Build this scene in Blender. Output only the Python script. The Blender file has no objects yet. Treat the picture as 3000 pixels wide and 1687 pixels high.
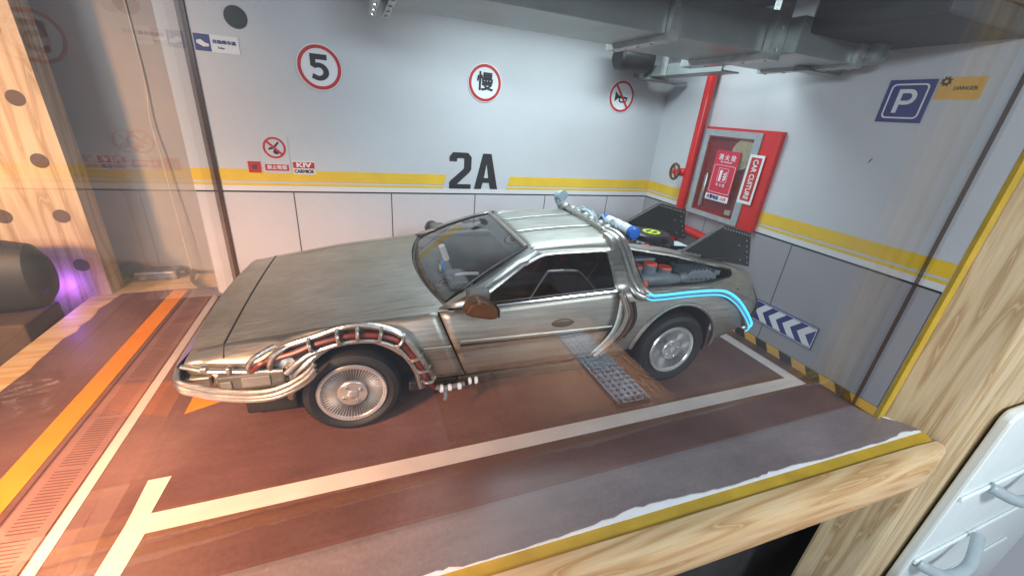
import bpy, bmesh, math, random
from mathutils import Vector, Matrix
random.seed(7)
S = bpy.context.scene
C = S.collection
PI = math.pi

# ------------------------------------------------------------------ camera, world, lamps, exposure
cam_d = bpy.data.cameras.new('camera')
cam = bpy.data.objects.new('camera', cam_d); C.objects.link(cam); S.camera = cam
F = Vector((0.34878371, 0.84809994, -0.39884385)); R = Vector((0.93456938, -0.34661955, 0.08021825)); U = R.cross(F)
cam.matrix_world = Matrix(((R.x, U.x, -F.x, -3.71780845), (R.y, U.y, -F.y, -4.5268914), (R.z, U.z, -F.z, 1.96378186), (0, 0, 0, 1)))
cam_d.sensor_width = 36.0; cam_d.lens = 14.0834; cam_d.clip_start = 0.02; cam_d.clip_end = 200
W = bpy.data.worlds.new('World'); S.world = W; W.use_nodes = True
W.node_tree.nodes['Background'].inputs[0].default_value = (0.78, 0.86, 1.0, 1)
W.node_tree.nodes['Background'].inputs[1].default_value = 0.36

def area(name, loc, target, sx, sy, power, col, spread=180):
    l = bpy.data.lights.new(name, 'AREA'); l.shape = 'RECTANGLE'; l.size = sx; l.size_y = sy; l.energy = power; l.color = col
    l.spread = math.radians(spread)
    o = bpy.data.objects.new(name, l); C.objects.link(o); o.location = loc
    o.rotation_euler = (Vector(target) - Vector(loc)).to_track_quat('-Z', 'Y').to_euler()
    return o
def point(name, loc, power, col, rad):
    l = bpy.data.lights.new(name, 'POINT'); l.energy = power; l.color = col; l.shadow_soft_size = rad
    o = bpy.data.objects.new(name, l); C.objects.link(o); o.location = loc
    return o
area('ceiling_led', (-1.75, -1.05, 2.96), (-1.75, -1.35, 0), 2.3, 0.40, 72, (0.78, 0.94, 1.0))
area('room_ceiling_lamp', (-9.6, -9.6, 3.6), (-1.6, -1.0, 1.0), 2.4, 0.8, 560, (0.76, 0.90, 1.0))
area('added_side_fill', (1.5, -10.5, 5.2), (0.2, -3.6, -0.4), 2.0, 1.5, 120, (0.86, 0.95, 1.0), 70)  # added fill from the right front for drawer, post and rail
area('added_table_fill', (-1.0, -5.9, 4.4), (-1.0, -5.6, -1.0), 0.5, 0.5, 150, (0.96, 0.96, 1.0), 34)  # added unseen source, brightens table and plate for their mirror image
area('room_warm_lamp', (-6.5, -4.7, 2.5), (-5.3, -2.75, 0.0), 0.5, 0.5, 150, (1.0, 0.50, 0.24), 72)
area('added_post_fill', (-8.6, -4.2, 2.6), (-6.5, .25, 1.3), 0.5, 0.5, 46, (1.0, 0.53, 0.24), 50)  # added second warm source, brightens the drilled upright
point('purple_lamp', (-6.38, 0.12, 0.10), 6.5, (0.28, 0.10, 1.0), 0.04)
S.view_settings.view_transform = 'Standard'; S.view_settings.look = 'None'; S.view_settings.exposure = 0.0; S.view_settings.gamma = 1.0
S.cycles.max_bounces = 10; S.cycles.transparent_max_bounces = 16; S.cycles.glossy_bounces = 6
S.cycles.caustics_reflective = False; S.cycles.caustics_refractive = False
S.cycles.use_denoising = True; S.cycles.sample_clamp_indirect = 6.0

# ------------------------------------------------------------------ materials
MATS = {}
def nodes(name):
    m = bpy.data.materials.new(name); m.use_nodes = True
    nt = m.node_tree; b = nt.nodes['Principled BSDF']
    return m, nt, b
def N(nt, typ, **kw):
    n = nt.nodes.new(typ)
    for k, v in kw.items():
        if hasattr(n, k): setattr(n, k, v)
        else: n.inputs[k].default_value = v
    return n
def coords(nt, scale=(1, 1, 1), rot=(0, 0, 0)):
    t = nt.nodes.new('ShaderNodeTexCoord'); mp = nt.nodes.new('ShaderNodeMapping')
    mp.inputs['Scale'].default_value = scale; mp.inputs['Rotation'].default_value = rot
    nt.links.new(t.outputs['Object'], mp.inputs['Vector']); return mp.outputs['Vector']
def ramp(nt, fac, stops):
    r = nt.nodes.new('ShaderNodeValToRGB'); e = r.color_ramp.elements
    while len(e) < len(stops): e.new(0.5)
    for k, (p, c) in enumerate(stops): e[k].position = p; e[k].color = (*c, 1) if len(c) == 3 else c
    nt.links.new(fac, r.inputs['Fac']); return r.outputs['Color']
def noise(nt, vec, scale, detail=4, rough=.5, dist=0):
    n = nt.nodes.new('ShaderNodeTexNoise'); n.inputs['Scale'].default_value = scale; n.inputs['Detail'].default_value = detail
    n.inputs['Roughness'].default_value = rough; n.inputs['Distortion'].default_value = dist
    nt.links.new(vec, n.inputs['Vector']); return n.outputs['Fac']
def bump(nt, b, h, strength=.2, dist=.01):
    n = nt.nodes.new('ShaderNodeBump'); n.inputs['Strength'].default_value = strength; n.inputs['Distance'].default_value = dist
    nt.links.new(h, n.inputs['Height']); nt.links.new(n.outputs['Normal'], b.inputs['Normal'])
def mul(nt, a, bcol, fac=1.0, mode='MULTIPLY'):
    m = nt.nodes.new('ShaderNodeMix'); m.data_type = 'RGBA'; m.blend_type = mode; m.inputs['Factor'].default_value = fac
    nt.links.new(a, m.inputs['A']); nt.links.new(bcol, m.inputs['B']); return m.outputs['Result']
def plain(name, col, rough=.5, metal=0, spec=.5, var=.12, vs=6, bmp=0):
    m, nt, b = nodes(name); b.inputs['Roughness'].default_value = rough; b.inputs['Metallic'].default_value = metal
    b.inputs['Specular IOR Level'].default_value = spec
    v = coords(nt)
    f = noise(nt, v, vs, 5)
    lo = tuple(c * (1 - var) for c in col); hi = tuple(min(1, c * (1 + var)) for c in col)
    nt.links.new(ramp(nt, f, [(.3, lo), (.7, hi)]), b.inputs['Base Color'])
    if bmp: bump(nt, b, noise(nt, v, vs * 9, 3), bmp, .004)
    return m
def wood(name, c1, c2, c3, axis='z', rough=.55, rings=5.0):
    m, nt, b = nodes(name); b.inputs['Roughness'].default_value = rough; b.inputs['Specular IOR Level'].default_value = .35
    sc = {'x': (.22, 3, 3), 'y': (3, .22, 3), 'z': (3, 3, .22)}[axis]
    v = coords(nt, sc)
    g = noise(nt, v, rings * .5, 2, .4, .08)
    wv = nt.nodes.new('ShaderNodeMath'); wv.operation = 'MULTIPLY'; wv.inputs[1].default_value = 9.0; nt.links.new(g, wv.inputs[0])
    fr = nt.nodes.new('ShaderNodeMath'); fr.operation = 'PINGPONG'; fr.inputs[1].default_value = 1.0; nt.links.new(wv.outputs[0], fr.inputs[0])
    base = ramp(nt, fr.outputs[0], [(.0, c1), (.55, c2), (.92, c3), (1.0, c2)])
    sc2 = {'x': (1.2, 30, 30), 'y': (30, 1.2, 30), 'z': (30, 30, 1.2)}[axis]
    fine = noise(nt, coords(nt, sc2), 3, 3, .6)
    nt.links.new(mul(nt, base, ramp(nt, fine, [(.3, (.82, .80, .78)), (.7, (1, 1, 1))])), b.inputs['Base Color'])
    bump(nt, b, fine, .12, .006); return m
def steel(name, tint, rough, streak=1.0, axis='x', worn=0.0, metal=.9):
    m, nt, b = nodes(name); b.inputs['Metallic'].default_value = metal
    sc = {'x': (1.0, 26, 26), 'z': (26, 26, 1.0)}[axis]
    f = noise(nt, coords(nt, sc), 2.2, 6, .6)
    g = noise(nt, coords(nt), 2.6, 5, .55)
    lo = tuple(c * (1 - .32 * streak) for c in tint)
    c1 = ramp(nt, f, [(.25, lo), (.75, tint)])
    c2 = ramp(nt, g, [(.28, (.74, .72, .66)), (.50, (.93, .92, .90)), (.66, (1.05, 1.05, 1.05))])
    nt.links.new(mul(nt, c1, c2, .75), b.inputs['Base Color'])
    r = nt.nodes.new('ShaderNodeMapRange'); r.inputs['To Min'].default_value = rough - .07; r.inputs['To Max'].default_value = rough + .14
    nt.links.new(f, r.inputs['Value']); nt.links.new(r.outputs['Result'], b.inputs['Roughness'])
    hh = noise(nt, coords(nt), 22, 4, .6) if worn else f
    bump(nt, b, hh, .10 + worn, .006); return m
def glass(name, tint, trans, rough=.0, ior=1.49):
    m = bpy.data.materials.new(name); m.use_nodes = True; nt = m.node_tree; nt.nodes.clear()
    out = nt.nodes.new('ShaderNodeOutputMaterial'); t = nt.nodes.new('ShaderNodeBsdfTransparent'); g = nt.nodes.new('ShaderNodeBsdfGlossy')
    t.inputs['Color'].default_value = (*[c * trans for c in tint], 1); g.inputs['Roughness'].default_value = rough
    ge = nt.nodes.new('ShaderNodeNewGeometry'); dt = nt.nodes.new('ShaderNodeVectorMath'); dt.operation = 'DOT_PRODUCT'
    nt.links.new(ge.outputs['Incoming'], dt.inputs[0]); nt.links.new(ge.outputs['Normal'], dt.inputs[1])
    def mt(op, a, b=None):
        n = nt.nodes.new('ShaderNodeMath'); n.operation = op
        for i, q in enumerate((a, b)):
            if q is None: continue
            if isinstance(q, float): n.inputs[i].default_value = q
            else: nt.links.new(q, n.inputs[i])
        return n.outputs[0]
    f0 = ((ior - 1) / (ior + 1)) ** 2
    fz = mt('ADD', mt('MULTIPLY', mt('POWER', mt('SUBTRACT', 1.0, mt('ABSOLUTE', dt.outputs['Value'])), 5.0), 1.0 - f0), f0)
    mx = nt.nodes.new('ShaderNodeMixShader'); nt.links.new(fz, mx.inputs[0]); nt.links.new(t.outputs[0], mx.inputs[1]); nt.links.new(g.outputs[0], mx.inputs[2])
    # faint smears in the sheet's polish
    v = noise(nt, coords(nt, (1, 1, .6)), 1.7, 4, .55)
    r = nt.nodes.new('ShaderNodeMapRange'); r.inputs['From Min'].default_value = .45; r.inputs['From Max'].default_value = .8; r.inputs['To Min'].default_value = rough; r.inputs['To Max'].default_value = rough + .02
    nt.links.new(v, r.inputs['Value']); nt.links.new(r.outputs['Result'], g.inputs['Roughness'])
    nt.links.new(mx.outputs[0], out.inputs['Surface']); return m
def emit(name, col, st):
    m, nt, b = nodes(name); b.inputs['Base Color'].default_value = (*col, 1)
    b.inputs['Emission Color'].default_value = (*col, 1)
    f = noise(nt, coords(nt), 8, 2)
    r = nt.nodes.new('ShaderNodeMapRange'); r.inputs['To Min'].default_value = st * .75; r.inputs['To Max'].default_value = st * 1.2
    nt.links.new(f, r.inputs['Value']); nt.links.new(r.outputs['Result'], b.inputs['Emission Strength']); return m

def wall_mat(name, col, rough=.42):
    m, nt, b = nodes(name); b.inputs['Roughness'].default_value = rough; b.inputs['Specular IOR Level'].default_value = .35
    v = coords(nt); f = noise(nt, v, .9, 5, .55); g = noise(nt, v, 60, 3, .6)
    c = ramp(nt, f, [(.3, tuple(x * .93 for x in col)), (.7, tuple(min(1, x * 1.04) for x in col))])
    nt.links.new(mul(nt, c, ramp(nt, g, [(.3, (.95, .95, .95)), (.7, (1, 1, 1))])), b.inputs['Base Color'])
    bump(nt, b, g, .05, .003); return m
def floor_mat(name, lo, mid, hi):
    m, nt, b = nodes(name); b.inputs['Roughness'].default_value = .5; b.inputs['Specular IOR Level'].default_value = .45
    v = coords(nt, (1, 1, 1), (0, 0, .5)); f = noise(nt, v, .75, 6, .55, .3); g = noise(nt, v, 38, 5, .65); s = noise(nt, coords(nt, (.5, 3, 1)), 5, 6, .65)
    c = ramp(nt, f, [(.28, lo), (.5, mid), (.72, hi)])
    c = mul(nt, c, ramp(nt, g, [(.25, (.80, .78, .78)), (.75, (1.06, 1.06, 1.06))]))
    c = mul(nt, c, ramp(nt, s, [(.3, (.84, .83, .83)), (.7, (1.05, 1.05, 1.05))]), .8)
    sp = noise(nt, v, 150, 2, .5)
    c = mul(nt, c, ramp(nt, sp, [(.74, (0, 0, 0)), (.80, (.25, .24, .23))]), 1.0, 'ADD')
    nt.links.new(c, b.inputs['Base Color'])
    r = nt.nodes.new('ShaderNodeMapRange'); r.inputs['To Min'].default_value = .26; r.inputs['To Max'].default_value = .50
    nt.links.new(g, r.inputs['Value']); nt.links.new(r.outputs['Result'], b.inputs['Roughness'])
    bump(nt, b, g, .05, .004); return m

M = {}
M['wall'] = wall_mat('wall_print', (.60, .615, .63))
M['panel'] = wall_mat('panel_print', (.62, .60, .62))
M['panelshade'] = wall_mat('side_panel_shaded', (.36, .345, .36))  # same panel print, the right wall's dimmer light put into the colour
M['lowwhite'] = wall_mat('white_band_print', (.74, .745, .75))
M['yellow'] = plain('yellow_print', (.80, .52, .035), .45, var=.06)
M['orange'] = plain('orange_print', (.80, .25, .02), .5, var=.06)
M['tapeyellow'] = plain('yellow_tape', (.44, .28, .025), .5, var=.16, vs=5)
M['black'] = plain('black_print', (.016, .015, .016), .45, var=.3)
M['seam'] = plain('seam_print', (.10, .09, .10), .5)
M['white'] = plain('white_print', (.78, .79, .80), .45, var=.03)
M['lane'] = plain('lane_white_print', (.60, .54, .52), .5, var=.10, vs=3)
M['red'] = plain('red_print', (.52, .022, .022), .4, var=.08)
M['redpaint'] = plain('red_gloss_paint', (.60, .018, .016), .28, var=.1, bmp=.05)
M['blue'] = plain('navy_print', (.018, .026, .17), .42, var=.1)
M['amber'] = plain('amber_print', (.78, .42, .07), .45, var=.05)
M['greyframe'] = plain('grey_frame_paint', (.33, .36, .37), .5, var=.1, vs=20, bmp=.1)
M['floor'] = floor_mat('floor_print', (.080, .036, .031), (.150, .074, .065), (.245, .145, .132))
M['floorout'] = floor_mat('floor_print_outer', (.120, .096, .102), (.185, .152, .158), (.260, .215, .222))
M['paper'] = plain('white_paper', (.74, .75, .78), .7, var=.05)
M['drainline'] = plain('drain_print_dark', (.095, .045, .04), .6)
M['drainlite'] = plain('drain_print_light', (.25, .135, .12), .6)
M['woodz'] = wood('pine_upright', (.60, .465, .29), (.55, .41, .24), (.38, .25, .12), 'z')
M['woodx'] = wood('pine_rail', (.62, .45, .26), (.57, .39, .20), (.42, .24, .10), 'x')
M['woody'] = wood('pine_shelf', (.74, .53, .27), (.69, .46, .21), (.58, .34, .12), 'x')
M['table'] = wood('oak_table', (.25, .145, .085), (.21, .115, .065), (.16, .08, .045), 'y')
M['hole'] = plain('hole_wood', (.10, .055, .03), .8)
M['acryl'] = glass('acrylic_clear', (1, 1, 1), .985)
M['acryledge'] = plain('acrylic_edge', (.075, .035, .02), .25)
M['duct'] = plain('duct_galvanised', (.26, .295, .29), .38, .45, var=.14, vs=3)
M['flange'] = plain('flange_galvanised', (.40, .42, .41), .33, .6, var=.15, vs=12, bmp=.08)
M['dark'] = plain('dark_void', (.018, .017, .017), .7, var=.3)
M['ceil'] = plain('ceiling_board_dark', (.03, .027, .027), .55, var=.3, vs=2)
M['greywall'] = plain('grey_back_board', (.34, .31, .285), .75, var=.14, vs=1.5, bmp=.1)
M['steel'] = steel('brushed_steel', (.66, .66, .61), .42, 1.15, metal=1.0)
M['steelshade'] = steel('brushed_steel_shaded', (.50, .495, .455), .42, 1.0, metal=1.0)  # same steel as above, shade of the flanks put into a darker tint
M['worn'] = steel('worn_silver', (.58, .57, .54), .34, .9, 'x', .5, 1.0)
M['frame'] = steel('bright_silver_frame', (.64, .645, .63), .32, .8, 'x', .15, 1.0)
M['chrome'] = plain('chrome', (.80, .83, .85), .14, 1.0, var=.08, vs=12)
M['rim'] = plain('rim_silver', (.66, .66, .66), .30, .85, var=.1, vs=10)
M['rimdark'] = plain('rim_recess', (.20, .20, .20), .45, .6, var=.2, vs=10)
M['rubber'] = plain('tyre_rubber', (.009, .009, .0095), .6, var=.2, vs=30, bmp=.15)
M['blackplastic'] = plain('black_plastic', (.014, .014, .014), .38, var=.3)
M['fin'] = plain('fin_black_metal', (.020, .021, .021), .42, .1, var=.35, vs=3)
M['rivet'] = plain('rivet_silver', (.6, .62, .62), .3, .9)
M['winglass'] = glass('side_glass_tinted', (.62, .58, .54), .70, .0, 1.5)
M['farglass'] = glass('far_side_glass', (.85, .84, .86), .85, .0, 1.5)
M['shield'] = glass('windscreen_glass', (.93, .95, .95), .86, .02, 2.3)
M['cabglass'] = glass('cabinet_glass', (1, 1, 1), .9, .05, 1.4)
M['hose'] = plain('red_hose', (.13, .018, .012), .4, var=.3, vs=20)
M['grey'] = plain('grey_plastic', (.13, .155, .175), .5, var=.18, vs=9, bmp=.1)
M['greylite'] = plain('grey_plastic_light', (.60, .66, .72), .5, var=.06)
M['redcap'] = plain('red_cap', (.60, .075, .035), .5, var=.2, vs=25)
M['glow'] = emit('blue_glow', (.06, .50, .92), 1.45)
M['bluecap'] = plain('blue_cap', (.012, .16, .62), .3, var=.1)
M['lime'] = plain('lime_print', (.68, .80, .04), .4)
M['seat'] = plain('seat_leather', (.11, .05, .035), .55, var=.25, vs=8)
M['interior'] = plain('interior_trim', (.12, .12, .115), .6, var=.3)
M['copper'] = plain('mirror_copper', (.13, .055, .025), .36, .35, var=.25, vs=8)
M['cowl'] = plain('cowl_mottled', (.10, .10, .085), .4, .4, var=.7, vs=16, bmp=.2)
M['reel'] = plain('hose_reel_cream', (.58, .50, .33), .7, var=.15, vs=20)
M['cabinside'] = plain('cabinet_inside', (.30, .020, .028), .5, var=.2)
M['posterred'] = plain('poster_red', (.58, .022, .055), .42, var=.05)
M['drawer'] = plain('white_plastic', (.76, .82, .81), .3, var=.03)
M['clearplastic'] = plain('grey_clear_plastic', (.36, .42, .44), .2, var=.1)
M['adapter'] = plain('adapter_plastic', (.20, .20, .21), .35, var=.5, vs=14)
M['cable'] = plain('cable_black', (.05, .035, .025), .4)
M['wire'] = plain('thin_wire', (.62, .53, .42), .4)
M['iceplastic'] = plain('ice_plastic', (.52, .68, .74), .16, .25, var=.12, vs=14)
M['unit'] = plain('unit_grey', (.12, .115, .10), .45, .3, var=.25)
M['unitlite'] = plain('unit_cover_grey', (.19, .185, .17), .5, .2, var=.2)
M['handle'] = plain('handle_dark', (.06, .062, .058), .4, .4)
M['redlight'] = plain('red_lamp_plastic', (.6, .02, .02), .25)

# ------------------------------------------------------------------ builders
class MB:
    def __init__(s): s.v = []; s.f = []
    def add(s, verts, faces):
        o = len(s.v); s.v += [tuple(v) for v in verts]; s.f += [tuple(i + o for i in f) for f in faces]; return s
    def box(s, a, b):
        (x0, y0, z0), (x1, y1, z1) = a, b
        return s.add([(x0, y0, z0), (x1, y0, z0), (x1, y1, z0), (x0, y1, z0), (x0, y0, z1), (x1, y0, z1), (x1, y1, z1), (x0, y1, z1)],
                     [(0, 3, 2, 1), (4, 5, 6, 7), (0, 1, 5, 4), (1, 2, 6, 5), (2, 3, 7, 6), (3, 0, 4, 7)])
    def prism(s, poly, z0, z1):                       # polygon in XY, extruded along Z
        n = len(poly); vs = [(x, y, z0) for x, y in poly] + [(x, y, z1) for x, y in poly]
        fs = [tuple(range(n - 1, -1, -1)), tuple(range(n, 2 * n))] + [(i, (i + 1) % n, n + (i + 1) % n, n + i) for i in range(n)]
        return s.add(vs, fs)
    def prism_y(s, poly, y0, y1):                     # polygon in XZ, extruded along Y
        n = len(poly); vs = [(x, y0, z) for x, z in poly] + [(x, y1, z) for x, z in poly]
        fs = [tuple(range(n)), tuple(range(2 * n - 1, n - 1, -1))] + [((i + 1) % n, i, n + i, n + (i + 1) % n) for i in range(n)]
        return s.add(vs, fs)
    def grid(s, rows):                                # list of equal-length point lists
        n = len(rows[0]); vs = [p for r in rows for p in r]
        return s.add(vs, [(i * n + j, i * n + j + 1, (i + 1) * n + j + 1, (i + 1) * n + j) for i in range(len(rows) - 1) for j in range(n - 1)])
    def ring(s, a, b):                                # closed loops joined
        n = len(a); return s.add(list(a) + list(b), [(i, (i + 1) % n, n + (i + 1) % n, n + i) for i in range(n)])
    def tube(s, pts, r, seg=10, cap=True):
        pts = [Vector(p) for p in pts]; n = len(pts); rows = []
        up = Vector((0, 0, 1)); prev = None
        for i, p in enumerate(pts):
            t = (pts[min(i + 1, n - 1)] - pts[max(i - 1, 0)]).normalized()
            a = up.cross(t) if prev is None else prev - t * prev.dot(t)
            if a.length < 1e-4: a = Vector((1, 0, 0)).cross(t)
            a.normalize(); prev = a; b = t.cross(a)
            rr = r[i] if isinstance(r, (list, tuple)) else r
            rows.append([p + (a * math.cos(k * 2 * PI / seg) + b * math.sin(k * 2 * PI / seg)) * rr for k in range(seg)])
        o = len(s.v); s.v += [tuple(q) for w in rows for q in w]
        for i in range(n - 1):
            for k in range(seg):
                s.f.append((o + i * seg + k, o + i * seg + (k + 1) % seg, o + (i + 1) * seg + (k + 1) % seg, o + (i + 1) * seg + k))
        if cap: s.f.append(tuple(o + k for k in range(seg - 1, -1, -1))); s.f.append(tuple(o + (n - 1) * seg + k for k in range(seg)))
        return s
    def lathe(s, prof, seg=40, axis='z', origin=(0, 0, 0), cap=True):  # prof: (radius, height)
        def P(r, h, k):
            a = k * 2 * PI / seg; x, y = r * math.cos(a), r * math.sin(a)
            q = {'z': (x, y, h), 'y': (x, h, y), 'x': (h, x, y)}[axis]
            return tuple(q[i] + origin[i] for i in range(3))
        o = len(s.v); n = len(prof)
        for r, h in prof: s.v += [P(r, h, k) for k in range(seg)]
        for i in range(n - 1):
            for k in range(seg): s.f.append((o + i * seg + k, o + i * seg + (k + 1) % seg, o + (i + 1) * seg + (k + 1) % seg, o + (i + 1) * seg + k))
        if cap:
            s.f.append(tuple(o + k for k in range(seg - 1, -1, -1))); s.f.append(tuple(o + (n - 1) * seg + k for k in range(seg)))
        return s
    def mesh(s, name, mat, smooth=False, flip=True):
        me = bpy.data.meshes.new(name); me.from_pydata(s.v, [], s.f)
        bm = bmesh.new(); bm.from_mesh(me); bmesh.ops.remove_doubles(bm, verts=bm.verts, dist=1e-5)
        if flip: bmesh.ops.recalc_face_normals(bm, faces=bm.faces)
        bm.to_mesh(me); bm.free()
        for m in (mat if isinstance(mat, (list, tuple)) else [mat]): me.materials.append(m)
        if smooth:
            for p in me.polygons: p.use_smooth = True
            try: me.set_sharp_from_angle(angle=math.radians(smooth if smooth is not True else 38))
            except Exception: pass
        me.update(); return me
    def build(s, name, mat, parent=None, smooth=False, bevel=0, seg=2, solid=0):
        o = bpy.data.objects.new(name, s.mesh(name, mat, smooth)); C.objects.link(o)
        if parent: o.parent = parent
        if solid: md = o.modifiers.new('thickness', 'SOLIDIFY'); md.thickness = solid; md.offset = -1
        if bevel: md = o.modifiers.new('edge', 'BEVEL'); md.width = bevel; md.segments = seg; md.limit_method = 'ANGLE'
        return o
def tag(o, label, cat, group=None, kind=None):
    o['label'] = label; o['category'] = cat
    if group: o['group'] = group
    if kind: o['kind'] = kind
    return o
def struct(o): o['kind'] = 'structure'; return o
def empty(name, loc=(0, 0, 0), rz=0, parent=None):
    o = bpy.data.objects.new(name, None); C.objects.link(o); o.location = loc; o.rotation_euler = (0, 0, rz); o.empty_display_size = .1
    if parent: o.parent = parent
    return o
def crv(pts, sub=8):                                   # Catmull-Rom through points
    P = [Vector(p) for p in pts]; out = []
    for i in range(len(P) - 1):
        a, b, c, d = P[max(i - 1, 0)], P[i], P[i + 1], P[min(i + 2, len(P) - 1)]
        for k in range(sub):
            t = k / sub
            out.append(.5 * ((2 * b) + (c - a) * t + (2 * a - 5 * b + 4 * c - d) * t * t + (3 * b - a - 3 * c + d) * t ** 3))
    out.append(P[-1]); return out
def lerp_tab(tab, x):
    if x <= tab[0][0]: return tab[0][1:]
    for i in range(len(tab) - 1):
        if x <= tab[i + 1][0]:
            t = (x - tab[i][0]) / (tab[i + 1][0] - tab[i][0])
            return tuple(p + (q - p) * t for p, q in zip(tab[i][1:], tab[i + 1][1:]))
    return tab[-1][1:]
def text(name, body, size, mat, parent, loc=(0, 0), z=.004, bold=0, sx=1.0, rot=0, align='CENTER', depth=.0015):
    cu = bpy.data.curves.new(name, 'FONT'); cu.body = body; cu.size = size; cu.align_x = align; cu.align_y = 'CENTER'; cu.extrude = depth
    cu.resolution_u = 5
    t = bpy.data.objects.new(name + '_tmp', cu); C.objects.link(t)
    dg = bpy.context.evaluated_depsgraph_get(); me = bpy.data.meshes.new_from_object(t.evaluated_get(dg)); me.name = name
    bpy.data.objects.remove(t); bpy.data.curves.remove(cu)
    if bold:
        bb = bmesh.new()
        for q, (dx, dy) in enumerate(((0, 0), (bold, 0), (-bold, 0), (0, bold), (0, -bold))):
            m2 = me.copy(); m2.transform(Matrix.Translation((dx, dy, q * .00012))); bb.from_mesh(m2); bpy.data.meshes.remove(m2)
        bb.to_mesh(me); bb.free()
    me.transform(Matrix.Translation((loc[0], loc[1], z)) @ Matrix.Rotation(rot, 4, 'Z') @ Matrix.Diagonal((sx, 1, 1, 1)))
    me.materials.clear(); me.materials.append(mat)
    o = bpy.data.objects.new(name, me); C.objects.link(o); o.parent = parent; return o
BACK = Matrix(((1, 0, 0, 0), (0, 0, -1, 0), (0, 1, 0, 0), (0, 0, 0, 1)))      # u -> +x, v -> +z, out -> -y
RIGHT = Matrix(((0, 0, -1, 0), (-1, 0, 0, 0), (0, 1, 0, 0), (0, 0, 0, 1)))    # u -> -y, v -> +z, out -> -x
def on_wall(o, base, u, v, n=.0):
    o.matrix_world = base @ Matrix.Translation((u, v, n)); return o
def disc(r, n=48, cx=0, cy=0): return [(cx + r * math.cos(2 * PI * k / n), cy + r * math.sin(2 * PI * k / n)) for k in range(n)]
def rrect(w, h, r, n=6, cx=0, cy=0):
    out = []
    for sx, sy, a in ((1, 1, 0), (-1, 1, 90), (-1, -1, 180), (1, -1, 270)):
        for k in range(n + 1):
            t = math.radians(a + 90 * k / n); out.append((cx + sx * (w / 2 - r) + r * math.cos(t), cy + sy * (h / 2 - r) + r * math.sin(t)))
    return out
def annulus(name, outer, inner, z0, z1, mat, parent):
    m = MB()
    o0 = [(x, y, z1) for x, y in outer]; i0 = [(x, y, z1) for x, y in inner]; o1 = [(x, y, z0) for x, y in outer]; i1 = [(x, y, z0) for x, y in inner]
    m.ring(o0, i0); m.ring(o1, o0); m.ring(i0, i1); return m.build(name, mat, parent)
def flat(name, poly, z0, z1, mat, parent): return MB().prism(poly, z0, z1).build(name, mat, parent)

# ------------------------------------------------------------------ cabinet shell: shelf, floor print, walls
H1 = 1.074
shelf = MB().box((-6.22, -3.46, -.30), (.55, .72, -.016)).build('wooden_shelf', M['woody'], bevel=.004)
tag(shelf, 'pale pine shelf board showing along the left edge of the printed floor', 'shelf')
def sheet_front(x): return -3.372 - .0215 * (x + 3)
jag = []
x = -6.0
while x < .24:
    jag.append((x, sheet_front(x) + max(-.004, .006 + .014 * math.sin(x * 2.3) + .012 * math.sin(x * 5.1 + 1) + random.choice((0, 0, .006, -.004))) * (1 if x < .1 else .2) + random.uniform(-.004, .004))); x += random.uniform(.02, .09)
jag.append((.235, -3.445))
left = [(-6.0 + random.uniform(-.018, .018), -3.2 + k * .11) for k in range(0, 31)]
poly = [(-6.0, -3.36), (-4.98, -3.33), (-4.98, -3.09), (.0, -3.09), (.0, .0), (-5.10, 0.0), (-5.10, .235), (-5.6, .235), (-5.97, .20)] + [p for p in reversed(left)]
floor = struct(MB().prism(poly, -.006, 0).build('floor', M['floor']))
paper = MB().prism([(-6.02, sheet_front(-6) - .012), (-3, sheet_front(-3) - .012), (.24, sheet_front(.24) - .014), (.24, sheet_front(.24) + .2), (-3, sheet_front(-3) + .2), (-6, -3.1)], -.0105, -.0065).build('torn_paper', M['paper'], floor)
tape = MB().prism([(-6.2, sheet_front(-6.2) - .10), (.17, -3.535), (.235, -3.447), (-3, sheet_front(-3) + .1), (-6.2, -3.1)], -.0155, -.011).build('yellow_tape', M['tapeyellow'], floor)
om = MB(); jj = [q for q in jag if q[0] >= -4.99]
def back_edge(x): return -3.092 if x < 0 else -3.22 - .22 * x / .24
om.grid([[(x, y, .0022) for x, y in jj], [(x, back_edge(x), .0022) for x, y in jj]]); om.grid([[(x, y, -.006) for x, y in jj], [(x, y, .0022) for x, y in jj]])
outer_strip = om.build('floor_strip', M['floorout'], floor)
def mark(name, poly, mat, z=.003): return MB().prism(poly, .0005, z).build(name, mat, floor)
bay = mark('bay_line', [(-4.885, -2.96), (-4.785, -2.975), (-4.765, -2.775), (-.137, -2.775), (-.137, -.95), (-.253, -.95), (-.253, -2.663), (-4.78, -2.663), (-4.765, -2.434), (-4.868, -2.434), (-4.865, -2.70)], M['lane'])
mark('lane_line', [(-5.163, -3.3), (-5.108, -3.3), (-5.108, .09), (-5.163, .09)], M['lane'])
mark('orange_line', [(-5.555, -3.2), (-5.425, -3.25), (-5.425, .20), (-5.555, .21)], M['orange'])
mark('arrow_mark', [(-4.86, -1.90), (-4.50, -1.74), (-4.44, -1.45), (-4.86, -1.50)], M['orange'])
dl = MB()
for yy in [-3.15 + k * .0205 for k in range(160)]:
    if int((yy + 10) / .41) * .41 + .39 > yy + 10: dl.add([(-5.335, yy, .0045), (-5.215, yy - .014, .0045), (-5.215, yy - .007, .0045), (-5.335, yy + .007, .0045)], [(0, 1, 2, 3)])
gr = MB().box((-5.375, -3.2, .0005), (-5.175, .15, .0035)).build('drain_grating', M['drainlite'], floor)
sl = dl.build('slot_mark', M['drainline'], gr); sl['kind'] = 'stuff'
for xx in (-5.393, -5.158): MB().box((xx - .004, -3.2, .0004), (xx + .004, .15, .0028)).build('drain_edge', M['drainline'], floor)

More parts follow.
